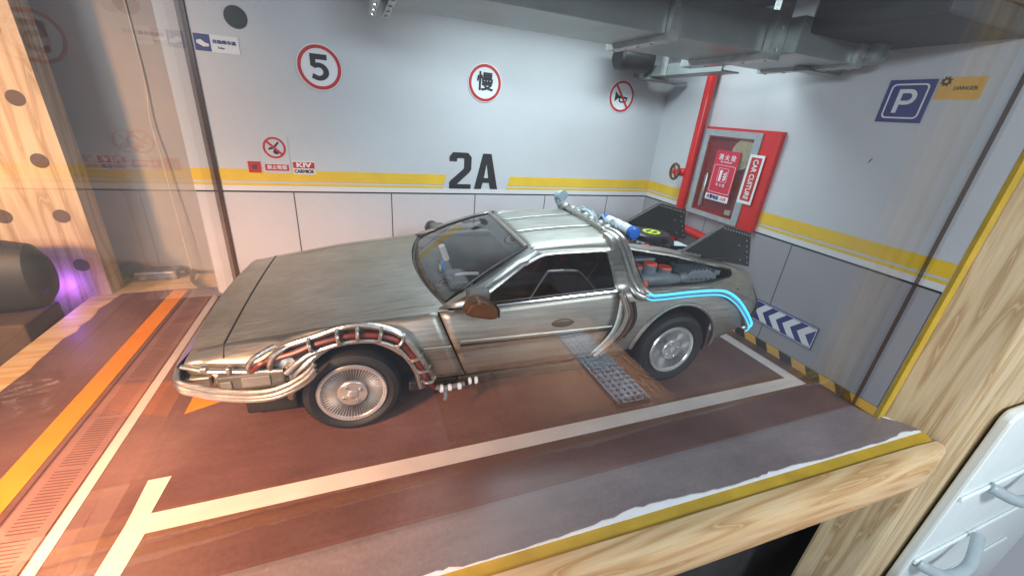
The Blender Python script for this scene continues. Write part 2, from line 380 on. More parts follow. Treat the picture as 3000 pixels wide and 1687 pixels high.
def stripes(wall, base, segs, un):
    for u0, u1, cutl, cutr in segs:
        for v0, v1 in ((H1 + .098, H1 + .205), (H1 + .055, H1 + .078)):
            a, b = cutl * (v0 - H1 - .055), cutl * (v1 - H1 - .055); c, d = cutr * (v0 - H1 - .055), cutr * (v1 - H1 - .055)
            MB().prism([(u0 + a, v0), (u1 + c, v0), (u1 + d, v1), (u0 + b, v1)], .001, .003).build('yellow_stripe', M['yellow'], wall)
back = MB().prism([(-5.103, 0), (0.10, 0), (.10, 3.1), (-5.103, 3.1)], -.10, 0).build('printed_wall', M['wall'])
back.matrix_world = BACK; tag(back, 'white printed back wall with yellow stripe and 2A bay number', 'wall', kind='structure')
stripes(back, BACK, [(-5.10, -2.80, 0, .28), (-2.045, -.003, .28, 0)], 0)
MB().prism([(-5.10, H1 + .004), (-.003, H1 + .004), (-.003, H1 + .054), (-5.10, H1 + .054)], .0005, .0015).build('white_band', M['lowwhite'], back)
MB().prism([(-5.10, H1 - .010), (-.003, H1 - .010), (-.003, H1 + .003), (-5.10, H1 + .003)], .0005, .004).build('dado_line', M['black'], back)
seams = [-5.102, -4.292, -3.355, -2.421, -1.524, -.619, -.003]
for a, b in zip(seams[:-1], seams[1:]):
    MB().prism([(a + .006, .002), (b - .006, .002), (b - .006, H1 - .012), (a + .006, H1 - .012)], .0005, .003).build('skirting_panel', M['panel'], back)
MB().prism([(-5.10, .001), (-.003, .001), (-.003, H1 - .011), (-5.10, H1 - .011)], .0001, .0009).build('panel_joint', M['seam'], back)
# bay number 2A
two = [(-2.728, 1.44), (-2.728, 1.475), (-2.69, 1.521), (-2.52, 1.521), (-2.478, 1.475), (-2.478, 1.345), (-2.50, 1.31), (-2.635, 1.185), (-2.635, 1.180), (-2.478, 1.180), (-2.478, 1.128), (-2.728, 1.128), (-2.728, 1.20), (-2.705, 1.225), (-2.57, 1.345), (-2.562, 1.36), (-2.562, 1.45), (-2.57, 1.462), (-2.636, 1.462), (-2.644, 1.45), (-2.644, 1.425), (-2.728, 1.425)]
flat('number_mark', two, .001, .0035, M['black'], back)
av = [(-2.44, 1.128), (-2.355, 1.128), (-2.338, 1.20), (-2.262, 1.20), (-2.245, 1.128), (-2.155, 1.128), (-2.248, 1.521), (-2.348, 1.521)]
ah = [(-2.325, 1.255), (-2.274, 1.255), (-2.298, 1.40), (-2.302, 1.40)]
bm = bmesh.new()
def loop(pts): 
    vs = [bm.verts.new((x, y, .0035)) for x, y in pts]; return [bm.edges.new((vs[i], vs[(i + 1) % len(vs)])) for i in range(len(vs))]
eds = loop(av) + loop(ah); bmesh.ops.triangle_fill(bm, edges=eds, use_beauty=True)
me = bpy.data.meshes.new('letter_mark'); bm.to_mesh(me); bm.free(); me.materials.append(M['black'])
o = bpy.data.objects.new('letter_mark', me); C.objects.link(o); o.parent = back

rw = MB().prism([(0, 0), (3.235, 0), (3.235, 3.1), (0, 3.1)], -.10, 0).build('side_wall', M['wall'])
rw.matrix_world = RIGHT; tag(rw, 'white printed right wall with yellow stripe and hazard edging at the floor', 'wall', kind='structure')
stripes(rw, RIGHT, [(.004, 3.232, 0, 0)], 0)
MB().prism([(.004, H1 + .004), (3.232, H1 + .004), (3.232, H1 + .054), (.004, H1 + .054)], .0005, .0015).build('white_band', M['lowwhite'], rw)
MB().prism([(.004, H1 - .010), (3.232, H1 - .010), (3.232, H1 + .003), (.004, H1 + .003)], .0005, .004).build('dado_line', M['black'], rw)
MB().prism([(.004, .001), (3.232, .001), (3.232, H1 - .011), (.004, H1 - .011)], .0001, .0009).build('panel_joint', M['seam'], rw)
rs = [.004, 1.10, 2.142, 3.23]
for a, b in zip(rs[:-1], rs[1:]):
    MB().prism([(a + .005, .085), (b - .005, .085), (b - .005, H1 - .012), (a + .005, H1 - .012)], .0005, .003).build('skirting_panel', M['panelshade'], rw)
hz = MB().prism([(.004, .002), (3.23, .002), (3.23, .08), (.004, .08)], .001, .003).build('hazard_edging', M['amber'], rw)
u = .06
while u < 3.16:
    MB().prism([(u, .003), (u + .125, .003), (u + .085, .079), (u - .04, .079)], .003, .0045).build('hazard_stripe', M['black'], hz); u += .262
MB().box((-.004, -3.262, .0), (.085, -3.237, 3.1)).build('edge_tape', M['tapeyellow'], rw).matrix_parent_inverse = RIGHT.inverted()

gw = tag(MB().box((-8.2, .80, -.3), (1.0, .88, 4.2)).build('back_board', M['greywall']), 'dull grey board standing behind the display, seen past the left edge of the printed wall', 'board', kind='structure')
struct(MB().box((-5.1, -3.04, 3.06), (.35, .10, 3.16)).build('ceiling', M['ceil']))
tag(MB().box((-5.1, -3.04, 2.72), (.0, -2.98, 3.055)).build('added_shade_board', M['ceil']), 'added dark board at the top front, shading the tops of the walls', 'board')  # added to cast the shadow along the wall tops
tag(MB().box((-9, -2.9, -4), (2.4, -2.8, -.31)).build('added_dark_backing', M['dark']), 'added black backing that keeps the space below the shelf dark', 'board', kind='structure')  # added backing, its black stands in for the shade under the shelf
struct(MB().box((-9.5, -2.4, -.62), (-6.24, .7, -.55)).build('lower_floor', M['ceil']))

# wood uprights and front rail
def rail_y(x): return -3.462 - .027 * (x + 3)
pts = [(-6.3, 0), (.215, 0)]
rl = MB(); n = 26
rows = []
for i in range(n + 1):
    xx = -6.3 + (6.3 + .205) * i / n; y0 = rail_y(xx)
    prof = [(y0, -.02), (y0, .004), (y0 - .05, .006), (y0 - .095, -.008), (y0 - .125, -.045), (y0 - .13, -.09), (y0 - .13, -.25), (y0 - .118, -.285), (y0 - .08, -.30), (y0, -.30)]
    k = 1 if i < n else .55
    rows.append([(xx, y0 + (y - y0) * k, -.15 + (z + .15) * (k * .25 + .75)) for y, z in prof])
rl.grid(rows); rl.add(rows[-1], [tuple(range(10))])
tag(rl.build('front_rail', M['woodx'], smooth=50), 'rounded pine rail along the front edge of the shelf', 'rail')
post = MB().prism([(.088, -3.235), (.262, -3.585), (2.4, -3.60), (2.4, -3.235)], -4.2, 4.2).build('wooden_post', M['woodz'], bevel=.03)
tag(post, 'pale pine upright at the right end of the shelf with wavy grain', 'post')
# drilled upright at the left
bm = bmesh.new()
def lp(pts):
    vs = [bm.verts.new((x, .25, z)) for x, z in pts]; return [bm.edges.new((vs[i], vs[(i + 1) % len(vs)])) for i in range(len(vs))]
hs = [(-6.245, 2.24), (-6.245, 1.75), (-6.24, 1.26), (-6.232, .775), (-6.222, .30), (-6.62, .775), (-6.62, 1.26), (-6.62, 1.75), (-6.62, .30)]
ed = lp([(-7.1, -3), (-6.068, -3), (-6.068, -1.0), (-6.068, 1), (-6.10, 4.2), (-7.1, 4.2)])
for hx, hz_ in hs: ed += lp([(hx + .062 * math.cos(t * PI / 12), hz_ + .062 * math.sin(t * PI / 12)) for t in range(24)])
bmesh.ops.triangle_fill(bm, edges=ed, use_beauty=True)
me = bpy.data.meshes.new('drilled_post'); bm.to_mesh(me); bm.free(); me.materials.append(M['woodz'])
dp = bpy.data.objects.new('drilled_post', me); C.objects.link(dp)
tag(dp, 'orange lit pine upright with drilled peg holes at the left of the display', 'post')
MB().add([(-6.068, .25, -3), (-6.068, .25, 1), (-6.10, .25, 4.2), (-6.03, .42, -3), (-6.03, .42, 1), (-6.062, .42, 4.2)], [(0, 3, 4, 1), (1, 4, 5, 2)]).build('post_side', M['woodz'], dp)
for hx, hz_ in hs: MB().lathe([(.062, .2503), (.0625, .34), (.05, .36)], 20, 'y', (hx, 0, hz_)).build('peg_hole', M['hole'], dp, smooth=True)
# black case, adapter, cables at the left
bc = MB().lathe([(.0, -.56), (.14, -.55), (.22, -.48), (.25, -.3), (.25, .3), (.22, .48), (.14, .55), (0, .56)], 28, 'x', (0, 0, 0), cap=False).build('black_case', M['ceil'], smooth=True)
bc.location = (-6.76, -.21, .385); bc.scale = (1, .72, 1.26)
tag(bc, 'dark rounded case standing in shade against the drilled upright', 'case')
tag(MB().box((-7.6, -.5, -.55), (-6.32, -.02, .068)).build('low_stand', M['hole'], bevel=.02), 'dark low stand under the rounded black case', 'stand')
ad = MB().box((-6.0, .55, -.015), (-5.62, .74, .085)).build('power_adapter', M['adapter'], bevel=.02)
tag(ad, 'grey power adapter lying on the shelf behind the printed floor', 'adapter')
MB().box((-5.62, .60, .0), (-5.55, .70, .06)).build('plug', M['blackplastic'], ad, bevel=.01)
tag(MB().tube(crv([(-5.56, .65, .03), (-5.48, .60, .05), (-5.45, .44, .02), (-5.36, .28, .02), (-5.24, .13, .02), (-5.0, -.12, .02), (-4.6, -.5, .018), (-4.2, -.9, .018)]), .021, 8).build('power_cable', M['cable'], smooth=True), 'black twin power cable running from the adapter under the car', 'cable')
tag(MB().tube(crv([(-5.52, .68, -.01), (-5.53, .70, .5), (-5.55, .74, 1.2), (-5.57, .76, 1.6), (-5.54, .785, 2.1), (-5.56, .79, 3.6)]), .006, 6).build('thin_wire', M['wire'], smooth=True), 'thin clear wire hanging down the grey board to the adapter', 'wire')

# acrylic cover
YF, XL = -3.072, -4.956
def acrylic(name, a, b, big, label):
    e = empty(name, ((a[0] + b[0]) / 2, (a[1] + b[1]) / 2, a[2])); tag(e, label, 'acrylic panel', 'clear acrylic cover panels')
    off = Vector(e.location)
    A, B = Vector(a) - off, Vector(b) - off
    m1 = MB(); q = MB().box(A, B)
    for f in q.f:
        p = [Vector(q.v[i]) for i in f]; nrm = (p[1] - p[0]).cross(p[2] - p[1]).normalized()
        if abs(nrm.z) > .9: continue                  # it stands flush on the floor print and runs up out of sight
        m1.add(p, [(0, 1, 2, 3)])
    m1.build('clear_sheet', M['acryl'], e); return off, e
off, e = acrylic('front_cover', (XL + .052, YF - .045, .003), (-.008, YF, 4.6), 1, 'clear acrylic sheet standing across the front of the car')
MB().box(Vector((-.0075, YF - .022, .003)) - off, Vector((-.0025, YF + .002, 4.6)) - off).build('joint_strip', M['acryledge'], e)
off, e = acrylic('side_cover', (XL, YF - .045, .003), (XL + .05, -.0145, 4.6), 0, 'clear acrylic sheet standing beside the nose of the car')
MB().box(Vector((XL + .002, -.014, .003)) - off, Vector((XL + .066, -.0042, 4.6)) - off).build('joint_strip', M['acryledge'], e)

# ------------------------------------------------------------------ signs on the walls
def round_sign(name, u, v, r, label, ringw=.17):
    s = MB().prism(disc(r * 1.03), 0, .008).build(name, M['white']); on_wall(s, BACK, u, v, .001); tag(s, label, 'sign', 'round red rimmed signs on the back wall')
    annulus('red_rim', disc(r * .985), disc(r * (1 - ringw)), .008, .0105, M['red'], s); return s
s5 = round_sign('speed_sign', -3.943, 2.20, .185, 'round red rimmed sign with a black 5')
five = [(-.075, .108), (.066, .108), (.066, .064), (-.030, .064), (-.030, .036)] + [(-.010 + .086 * math.sin(a), -.034 + .074 * math.cos(a)) for a in [k * PI / 12 for k in range(0, 15)]] + [(-.072, -.090), (-.058, -.050)] + [(-.010 + .038 * math.sin(a), -.034 + .034 * math.cos(a)) for a in [k * PI / 12 for k in range(13, -4, -1)]] + [(-.075, .010)]
flat('numeral', five, .008, .0105, M['black'], s5)
s2 = round_sign('slow_sign', -2.367, 2.225, .178, 'round red rimmed sign with one black Chinese character')
text('character', '慢', .185, M['black'], s2, (0, .002), .0105, .0042)
s3 = round_sign('horn_sign', -.665, 2.245, .172, 'round red rimmed sign with a barred trumpet, nearest the wall corner', .16)
hb = MB().prism([(-.092, .052), (-.045, .012), (.085, -.006), (.085, -.022), (-.045, -.02), (-.092, -.058)], .008, .0100)
hb.build('trumpet_mark', M['black'], s3)
annulus('trumpet_loop', rrect(.115, .066, .032, 5, .022, -.032), rrect(.083, .036, .017, 5, .022, -.032), .008, .0102, M['black'], s3)
MB().prism([(-.100, .112), (-.080, .128), (.105, -.108), (.086, -.125)], .0102, .0115).build('bar', M['red'], s3)
ns = MB().prism([(-.118, -.11), (.118, -.11), (.118, .235), (-.118, .235)], 0, .003).build('no_smoking_sign', M['wall']); on_wall(ns, BACK, -4.404, 1.36, .002); tag(ns, 'small white no smoking sign with a red caption bar', 'sign')
annulus('red_rim', disc(.096, 36, 0, .122), disc(.078, 36, 0, .122), .003, .005, M['red'], ns)
MB().prism([(-.05, .10), (.0, .115), (.045, .17), (.032, .178), (-.008, .135), (-.05, .118)], .003, .0045).build('cigarette_mark', M['black'], ns)
MB().prism(disc(.026, 14, .012, .088), .003, .0046).build('hand_mark', M['black'], ns)
MB().prism([(-.066, .170), (-.052, .184), (.066, .072), (.052, .058)], .0046, .006).build('bar', M['red'], ns)
MB().prism([(-.10, -.088), (.10, -.088), (.10, -.03), (-.10, -.03)], .003, .005).build('caption_bar', M['red'], ns)
text('caption', '禁止吸烟', .042, M['white'], ns, (0, -.059), .006, .0008)
sq = MB().prism([(-.052, -.052), (.052, -.052), (.052, .052), (-.052, .052)], 0, .003).build('square_sticker', M['red']); on_wall(sq, BACK, -4.592, 1.30, .002); tag(sq, 'small red square sticker left of the no smoking sign', 'sticker')
MB().prism([(-.028, .02), (.02, .026), (.02, -.02), (-.014, -.024)], .003, .0045).build('icon_mark', M['drainline'], sq)
kv = MB().prism([(-.098, -.062), (.098, -.062), (.098, .062), (-.098, .062)], 0, .003).build('shop_sticker', M['white']); on_wall(kv, BACK, -4.172, 1.305, .002); tag(kv, 'small red and white sticker reading KIV over dark lettering', 'sticker')
MB().prism([(-.094, -.005), (.094, -.005), (.094, .055), (-.094, .055)], .003, .0045).build('red_band', M['red'], kv)
text('lettering', 'KIV', .060, M['white'], kv, (0, .025), .0055, .003, 1.45)
text('lettering', 'CARMIOK', .046, M['black'], kv, (0, -.034), .0045, .002, .86)
bs = MB().prism([(-.16, -.064), (.16, -.064), (.16, .064), (-.16, .064)], 0, .003).build('direction_sign', M['white']); on_wall(bs, BACK, -4.715, 2.292, .002); tag(bs, 'small white sign with a navy square pictogram high on the back wall', 'sign')
MB().prism([(-.158, -.062), (-.045, -.062), (-.045, .062), (-.158, .062)], .003, .0045).build('navy_square', M['blue'], bs)
MB().prism([(-.142, .012), (-.112, .022), (-.082, .0), (-.058, -.006), (-.058, -.026), (-.098, -.030), (-.142, -.008)], .0045, .006).build('hand_mark', M['white'], bs)
text('lettering', '自助乘车區', .030, M['blue'], bs, (.055, .014), .004, .0012, 1.15)
text('lettering', 'Tolley', .02, M['seam'], bs, (.025, -.028), .004, .0005)
tag(on_wall(MB().prism(disc(.083, 40), 0, .006).build('round_button', M['blackplastic']), BACK, -4.548, 2.505, .001), 'black round disc near the top left of the back wall', 'disc')
# right wall signs
ps = MB().prism([(-.138, -.138), (.138, -.138), (.138, .138), (-.138, .138)], 0, .012).build('parking_sign', M['blue']); on_wall(ps, RIGHT, 2.543, 2.263, .001); tag(ps, 'square navy sign with a white letter P', 'sign')
annulus('white_border', rrect(.226, .226, .03), rrect(.206, .206, .022), .012, .0135, M['white'], ps)
bm = bmesh.new()
def pl(pts):
    vs = [bm.verts.new((x, y, .014)) for x, y in pts]; return [bm.edges.new((vs[i], vs[(i + 1) % len(vs)])) for i in range(len(vs))]
outerp = [(-.056, -.076), (-.028, -.076), (-.028, -.022), (.012, -.022)] + [(.012 + .05 * math.sin(a), .028 - .05 * math.cos(a)) for a in [k * PI / 8 for k in range(1, 9)]] + [(-.056, .078)]
innerp = [(-.028, .004), (.010, .004)] + [(.010 + .024 * math.sin(a), .028 - .024 * math.cos(a)) for a in [k * PI / 8 for k in range(1, 9)]] + [(-.028, .052)]
e = pl(outerp) + pl(innerp); bmesh.ops.triangle_fill(bm, edges=e, use_beauty=True)
me = bpy.data.meshes.new('letter'); bm.to_mesh(me); bm.free(); me.materials.append(M['white'])
o = bpy.data.objects.new('letter', me); C.objects.link(o); o.parent = ps
ys = MB().prism([(-.116, -.066), (.116, -.066), (.116, .066), (-.116, .066)], 0, .004).build('amber_sign', M['amber']); on_wall(ys, RIGHT, 2.812, 2.342, .001); tag(ys, 'amber notice with a small dark emblem, beside the P sign', 'sign')
annulus('emblem', [(-.085 + (.034 if k % 2 else .022) * math.cos(k * PI / 8), .042 + (.034 if k % 2 else .022) * math.sin(k * PI / 8)) for k in range(16)], disc(.010, 16, -.085, .042), .004, .0052, M['black'], ys)
text('lettering', 'DANGER', .03, M['drainline'], ys, (.028, .0), .005, .001, 1.0)
ch = MB().prism([(-.31, -.108), (.31, -.108), (.31, .108), (-.31, .108)], 0, .010).build('chevron_sign', M['blue']); on_wall(ch, RIGHT, 2.322, .348, .003); tag(ch, 'navy sign with white chevrons low on the right wall', 'sign')
annulus('white_border', rrect(.604, .200, .004, 2), rrect(.594, .190, .004, 2), .010, .0115, M['white'], ch)
for k in range(4):
    cx = -.247 + k * .146
    MB().prism([(cx - .045, 0), (cx + .035, .088), (cx + .112, .088), (cx + .032, 0), (cx + .112, -.088), (cx + .035, -.088)], .010, .0116).build('chevron', M['white'], ch)
tag(on_wall(MB().prism([(-.012, -.02), (.0, -.014), (.012, .02), (.0, .012)], 0, .002).build('scuff_mark', M['seam']), RIGHT, 2.479, 1.851, .001), 'small dark scuff on the blank part of the right wall', 'mark')

# fire hydrant cabinet on the right wall (u = -y, v = z)
hc = empty('hydrant_cabinet'); hc.matrix_world = RIGHT; tag(hc, 'red fire hydrant cabinet with grey framed glass door on the right wall', 'cabinet')
CU0, CU1, CV0, CV1, CD = .835, 1.735, 1.062, 2.003, .055
def rect(a, b, c, d): return [(a, c), (b, c), (b, d), (a, d)]
annulus('cabinet_body', rect(CU0, CU1, CV0, CV1), rect(.92, 1.47, 1.13, 1.90), .001, CD, M['redpaint'], hc)
annulus('door_frame', rect(.845, 1.555, 1.072, 1.978), rect(.912, 1.478, 1.122, 1.915), CD, CD + .016, M['greyframe'], hc)
flat('cabinet_back', rect(.92, 1.47, 1.13, 1.90), .002, .006, M['cabinside'], hc)
flat('door_glass', rect(.913, 1.477, 1.123, 1.914), CD + .004, CD + .007, M['cabglass'], hc)
rm = MB()
for k in range(6): rm.tube([(1.355 + (.125 - k * .021) * math.cos(t * PI / 14), 1.765 + (.142 - k * .023) * math.sin(t * PI / 14), .022 + .003 * k) for t in range(29)], .0135, 6, False)
rm.prism(disc(.128, 28, 1.355, 1.765), .008, .018); rm.build('hose_reel', M['reel'], hc, smooth=True)
MB().lathe([(.02, 1.17), (.024, 1.19), (.024, 1.50), (.014, 1.53)], 14, 'y', (.985, 0, .03)).build('spare_bottle', M['rim'], hc, smooth=True)
flat('valve_block', rect(1.345, 1.415, 1.15, 1.20), .008, .035, M['reel'], hc)
po = flat('poster', rect(1.063, 1.373, 1.268, 1.783), CD + .0075, CD + .0095, M['posterred'], hc)
pz = CD + .0095
flat('caption_strip', rect(1.0635, 1.3725, 1.2685, 1.33), pz, pz + .0012, M['white'], po)
text('lettering', '消 火 栓', .062, M['white'], po, (1.222, 1.712), pz + .0015, .001)
text('lettering', 'FIRE HYDRANT', .022, M['white'], po, (1.222, 1.668), pz + .0015, 0)
annulus('line_border', rrect(.275, .285, .02, 3, 1.219, 1.495), rrect(.268, .278, .018, 3, 1.219, 1.495), pz, pz + .001, M['white'], po)
annulus('icon_border', rect(1.155, 1.283, 1.47, 1.608), rect(1.158, 1.280, 1.473, 1.605), pz, pz + .001, M['white'], po)
flat('icon_mark', [(1.175, 1.478), (1.205, 1.478), (1.205, 1.558), (1.212, 1.578), (1.196, 1.592), (1.176, 1.58), (1.176, 1.56)], pz, pz + .001, M['white'], po)
for k in range(3): flat('flame_mark', [(1.222, 1.50 + k * .026), (1.24, 1.482 + k * .028), (1.268, 1.50 + k * .03), (1.27, 1.522 + k * .03), (1.242, 1.502 + k * .028)], pz, pz + .001, M['white'], po)
text('lettering', '灭 火 器', .034, M['white'], po, (1.219, 1.435), pz + .0015, 0)
text('lettering', '火警电话', .045, M['blue'], po, (1.165, 1.299), pz + .0022, .0022, .9)
text('lettering', ':119', .045, M['red'], po, (1.305, 1.299), pz + .0022, .002)
st = flat('car_sticker', rect(1.488, 1.652, 1.316, 1.782), CD + .017, CD + .019, M['white'], hc)
flat('red_field', rect(1.512, 1.630, 1.345, 1.757), CD + .019, CD + .0202, M['red'], st)
text('lettering', 'CAR CUITURE', .075, M['white'], st, (1.571, 1.551), CD + .0215, .0016, .80, -PI / 2)
# red pipe with valve
rp = empty('red_pipe'); rp.matrix_world = RIGHT; tag(rp, 'red standpipe with a valve wheel beside the hydrant cabinet', 'pipe')
MB().tube([(.765, .35, .09), (.765, 3.0, .09)], .052, 18).build('pipe_run', M['redpaint'], rp, smooth=True)
MB().tube(crv([(.765, .92, .09), (.83, .885, .09), (.95, .87, .09), (1.42, .845, .09)], 4), .05, 14).build('pipe_branch', M['redpaint'], rp, smooth=True)
MB().lathe([(.045, 0), (.045, .05), (.03, .06), (.03, .12)], 16, 'z', (.70, 1.49, .10)).build('valve_body', M['redpaint'], rp, smooth=True)
vw = MB().tube([(.655 + .068 * math.cos(k * PI / 14), 1.49 + .085 * math.sin(k * PI / 14), .20) for k in range(29)], .014, 8, False)
for k in range(4): vw.tube([(.655, 1.49, .20), (.655 + .066 * math.cos(k * PI / 2 + .5), 1.49 + .082 * math.sin(k * PI / 2 + .5), .20)], .011, 6)
vw.build('valve_wheel', M['hole'], rp, smooth=True)
MB().lathe([(.03, .13), (.03, .22)], 14, 'z', (.66, 1.49, 0)).build('valve_stem', M['redpaint'], rp, smooth=True)

# ------------------------------------------------------------------ ductwork under the ceiling
du = empty('air_duct', (0, 0, 2.5)); tag(du, 'grey flanged air duct model running under the ceiling', 'duct')
def dbox(name, a, b, mat, bevel=.006, par=du): return MB().box((a[0], a[1], a[2] - 2.5), (b[0], b[1], b[2] - 2.5)).build(name, mat, par, bevel=bevel)
dbox('duct_section', (-3.44, -2.10, 2.49), (-1.84, -1.50, 2.76), M['duct'])
dbox('duct_section', (-1.76, -2.14, 2.48), (-.99, -1.44, 2.73), M['duct'])
dbox('duct_section', (-.93, -2.30, 2.475), (-.36, -1.56, 2.69), M['duct'])
dbox('duct_section', (-4.6, -2.05, 2.62), (-3.56, -1.40, 3.02), M['ceil'])
def flange(x0, x1, ya, yb, z0, z1):
    w = .055; f = empty('flange', (0, 0, 0), 0, du); del_me = None
    bpy.data.objects.remove(f)
    poly = rect(ya, yb, z0 - 2.5, z1 - 2.5); inn = rect(ya + w, yb - w, z0 - 2.5 + w, z1 - 2.5 - w)
    m = MB(); A = [(x0, y, z) for y, z in poly]; B = [(x1, y, z) for y, z in poly]; Ai = [(x0, y, z) for y, z in inn]; Bi = [(x1, y, z) for y, z in inn]
    m.ring(A, B); m.ring(A, Ai); m.ring(B, Bi); fl = m.build('flange', M['flange'], du, bevel=.004)
    for k in range(5):
        yy = ya + .06 + (yb - ya - .12) * k / 4
        MB().lathe([(.011, z0 - 2.5 - .008), (.011, z0 - 2.5 + .004)], 8, 'z', ((x0 + x1) / 2, yy, 0)).build('bolt', M['rivet'], fl)
    for k in range(4): MB().lathe([(.011, ya - .008), (.011, ya + .004)], 8, 'y', ((x0 + x1) / 2, 0, z0 - 2.5 + .06 + .13 * k)).build('bolt', M['rivet'], fl)
    return fl
flange(-3.56, -3.52, -2.12, -1.38, 2.455, 2.80); flange(-3.48, -3.44, -2.12, -1.38, 2.455, 2.80)
flange(-1.84, -1.76, -2.14, -1.42, 2.455, 2.79)
flange(-1.05, -.93, -2.20, -1.36, 2.435, 3.05)
flange(-.36, -.29, -2.34, -1.54, 2.45, 2.73)
dbox('duct_end', (-.29, -2.42, 2.48), (-.16, -1.80, 2.68), M['duct'], .04)
for hx in (-3.5, -1.80):
    for hy in (-2.13, -1.40): dbox('duct_hanger', (hx - .02, hy, 2.70), (hx + .02, hy + .02, 3.06), M['flange'], .002)
tr = empty('cross_tray', (0, 0, 2.5)); tag(tr, 'grey channel tray crossing behind the air duct', 'tray')
dbox('tray_base', (-.56, -1.35, 2.455), (-.36, -.05, 2.47), M['duct'], .002, tr)
dbox('tray_side', (-.575, -1.35, 2.455), (-.56, -.05, 2.56), M['duct'], .002, tr)
dbox('tray_hanger', (-.62, -.28, 2.44), (-.575, -.22, 3.0), M['flange'], .002, tr)
dbox('tray_hanger', (-.62, -.62, 2.45), (-.58, -.57, 2.75), M['flange'], .002, tr)
dbox('tray_plate', (-.60, -.36, 2.425), (-.05, -.16, 2.45), M['duct'], .002, tr)
tag(MB().lathe([(.10, -1.02), (.125, -1.0), (.125, -.62), (.10, -.60)], 20, 'x', (0, -.33, 2.60)).build('dark_canister', M['blackplastic'], smooth=True), 'black cylinder hanging at the wall above the barred trumpet sign', 'cylinder')
dbox('tray_arm', (-.42, -2.05, 2.44), (-.03, -1.92, 2.462), M['duct'], .002, tr)
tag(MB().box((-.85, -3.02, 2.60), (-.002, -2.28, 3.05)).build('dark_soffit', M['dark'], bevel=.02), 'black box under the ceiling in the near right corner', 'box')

# ------------------------------------------------------------------ white drawer front and handles at lower right
dr = tag(MB().prism_y(rrect(3.4, 7.0, .10, 6, 2.46, -3.29), -3.69, -3.612).build('white_drawer', M['drawer'], bevel=.02), 'glossy white drawer unit beside the right upright', 'drawer unit')
for zz in (-.70, -1.50, -2.25): MB().box((.80, -3.715, zz), (3.3, -3.69, zz + .05)).build('drawer_ridge', M['drawer'], dr, bevel=.012)
for hx, hz_ in ((1.52, -.72), (1.12, -1.55)):
    MB().tube(crv([(hx - .26, -3.70, hz_ + .05), (hx - .2, -3.76, hz_ + .02), (hx, -3.85, hz_ - .05), (hx + .3, -3.87, hz_ - .02), (hx + .6, -3.76, hz_ + .12)]), .05, 10).build('handle', M['clearplastic'], dr, smooth=True)
# table and studded plate standing in front, seen mirrored in the acrylic
tb = tag(MB().box((-3.0, -8.2, -1.18), (-.22, -4.35, -1.06)).build('wooden_table', M['table'], bevel=.01), 'brown wooden table mirrored faintly in the front acrylic', 'table')
sp = MB().box((-1.05, -6.3, -1.058), (-.60, -4.66, -1.0)).build('studded_plate', M['greylite']); tag(sp, 'grey studded toy plate mirrored in the front acrylic', 'toy plate')
sm = MB()
for i in range(5):
    for j in range(18): sm.lathe([(.028, -1.0), (.028, -.965)], 10, 'z', (-1.0 + i * .087, -6.24 + j * .09, 0))
ss = sm.build('stud', M['greylite'], sp, smooth=True); ss['kind'] = 'stuff'
#CAR
# ------------------------------------------------------------------ the model car (local x runs nose to tail, -y is the near side)
car = empty('model_car', (-3.787, -1.483, 0), -0.039)
tag(car, 'weathered silver wedge shaped model sports car with hoses, pipes and black rear fins', 'model car')
ED = [(-.815, .715, .622), (-.65, .735, .655), (-.1, .79, .742), (.52, .83, .805), (1.0, .842, .836), (1.76, .845, .878), (1.95, .85, .872), (2.4, .85, .862), (2.66, .848, .848), (2.9, .835, .79), (3.1, .81, .715), (3.24, .795, .665)]
def E(x): return lerp_tab(ED, x)
def side_w(x, z):                                        # half width of the flank at height z
    we, ze = E(x); nose = max(0, min(1, (x + .86) / .5)); wm = .80 + .095 * nose
    if x > 2.7: wm = .895 - .09 * ((x - 2.7) / .55) ** 2
    zm = .60
    if z >= zm:
        t = min(1, (z - zm) / max(.02, ze - zm)); return wm + (we - wm) * (t * .55 + t * t * .45)
    t = min(1, (zm - z) / .30); return wm - .045 * t * t
def P(x, z, sg, off=0): return (x, sg * (side_w(x, z) + off), z)
def loft(bot, top, sg, rows=9, off=0):
    g = []
    for j in range(rows + 1):
        t = j / rows; g.append([P(b[0] + (a[0] - b[0]) * t, b[1] + (a[1] - b[1]) * t, sg, off) for b, a in zip(bot, top)])
    return g
def arch(xc, zc, r, a0, a1, n=22): return [(xc - r * math.cos(math.radians(a0 + (a1 - a0) * k / n)), zc + r * 1.0 * math.sin(math.radians(a0 + (a1 - a0) * k / n))) for k in range(n + 1)]
FA = (.045, .31, .372); RA = (2.365, .35, .392)
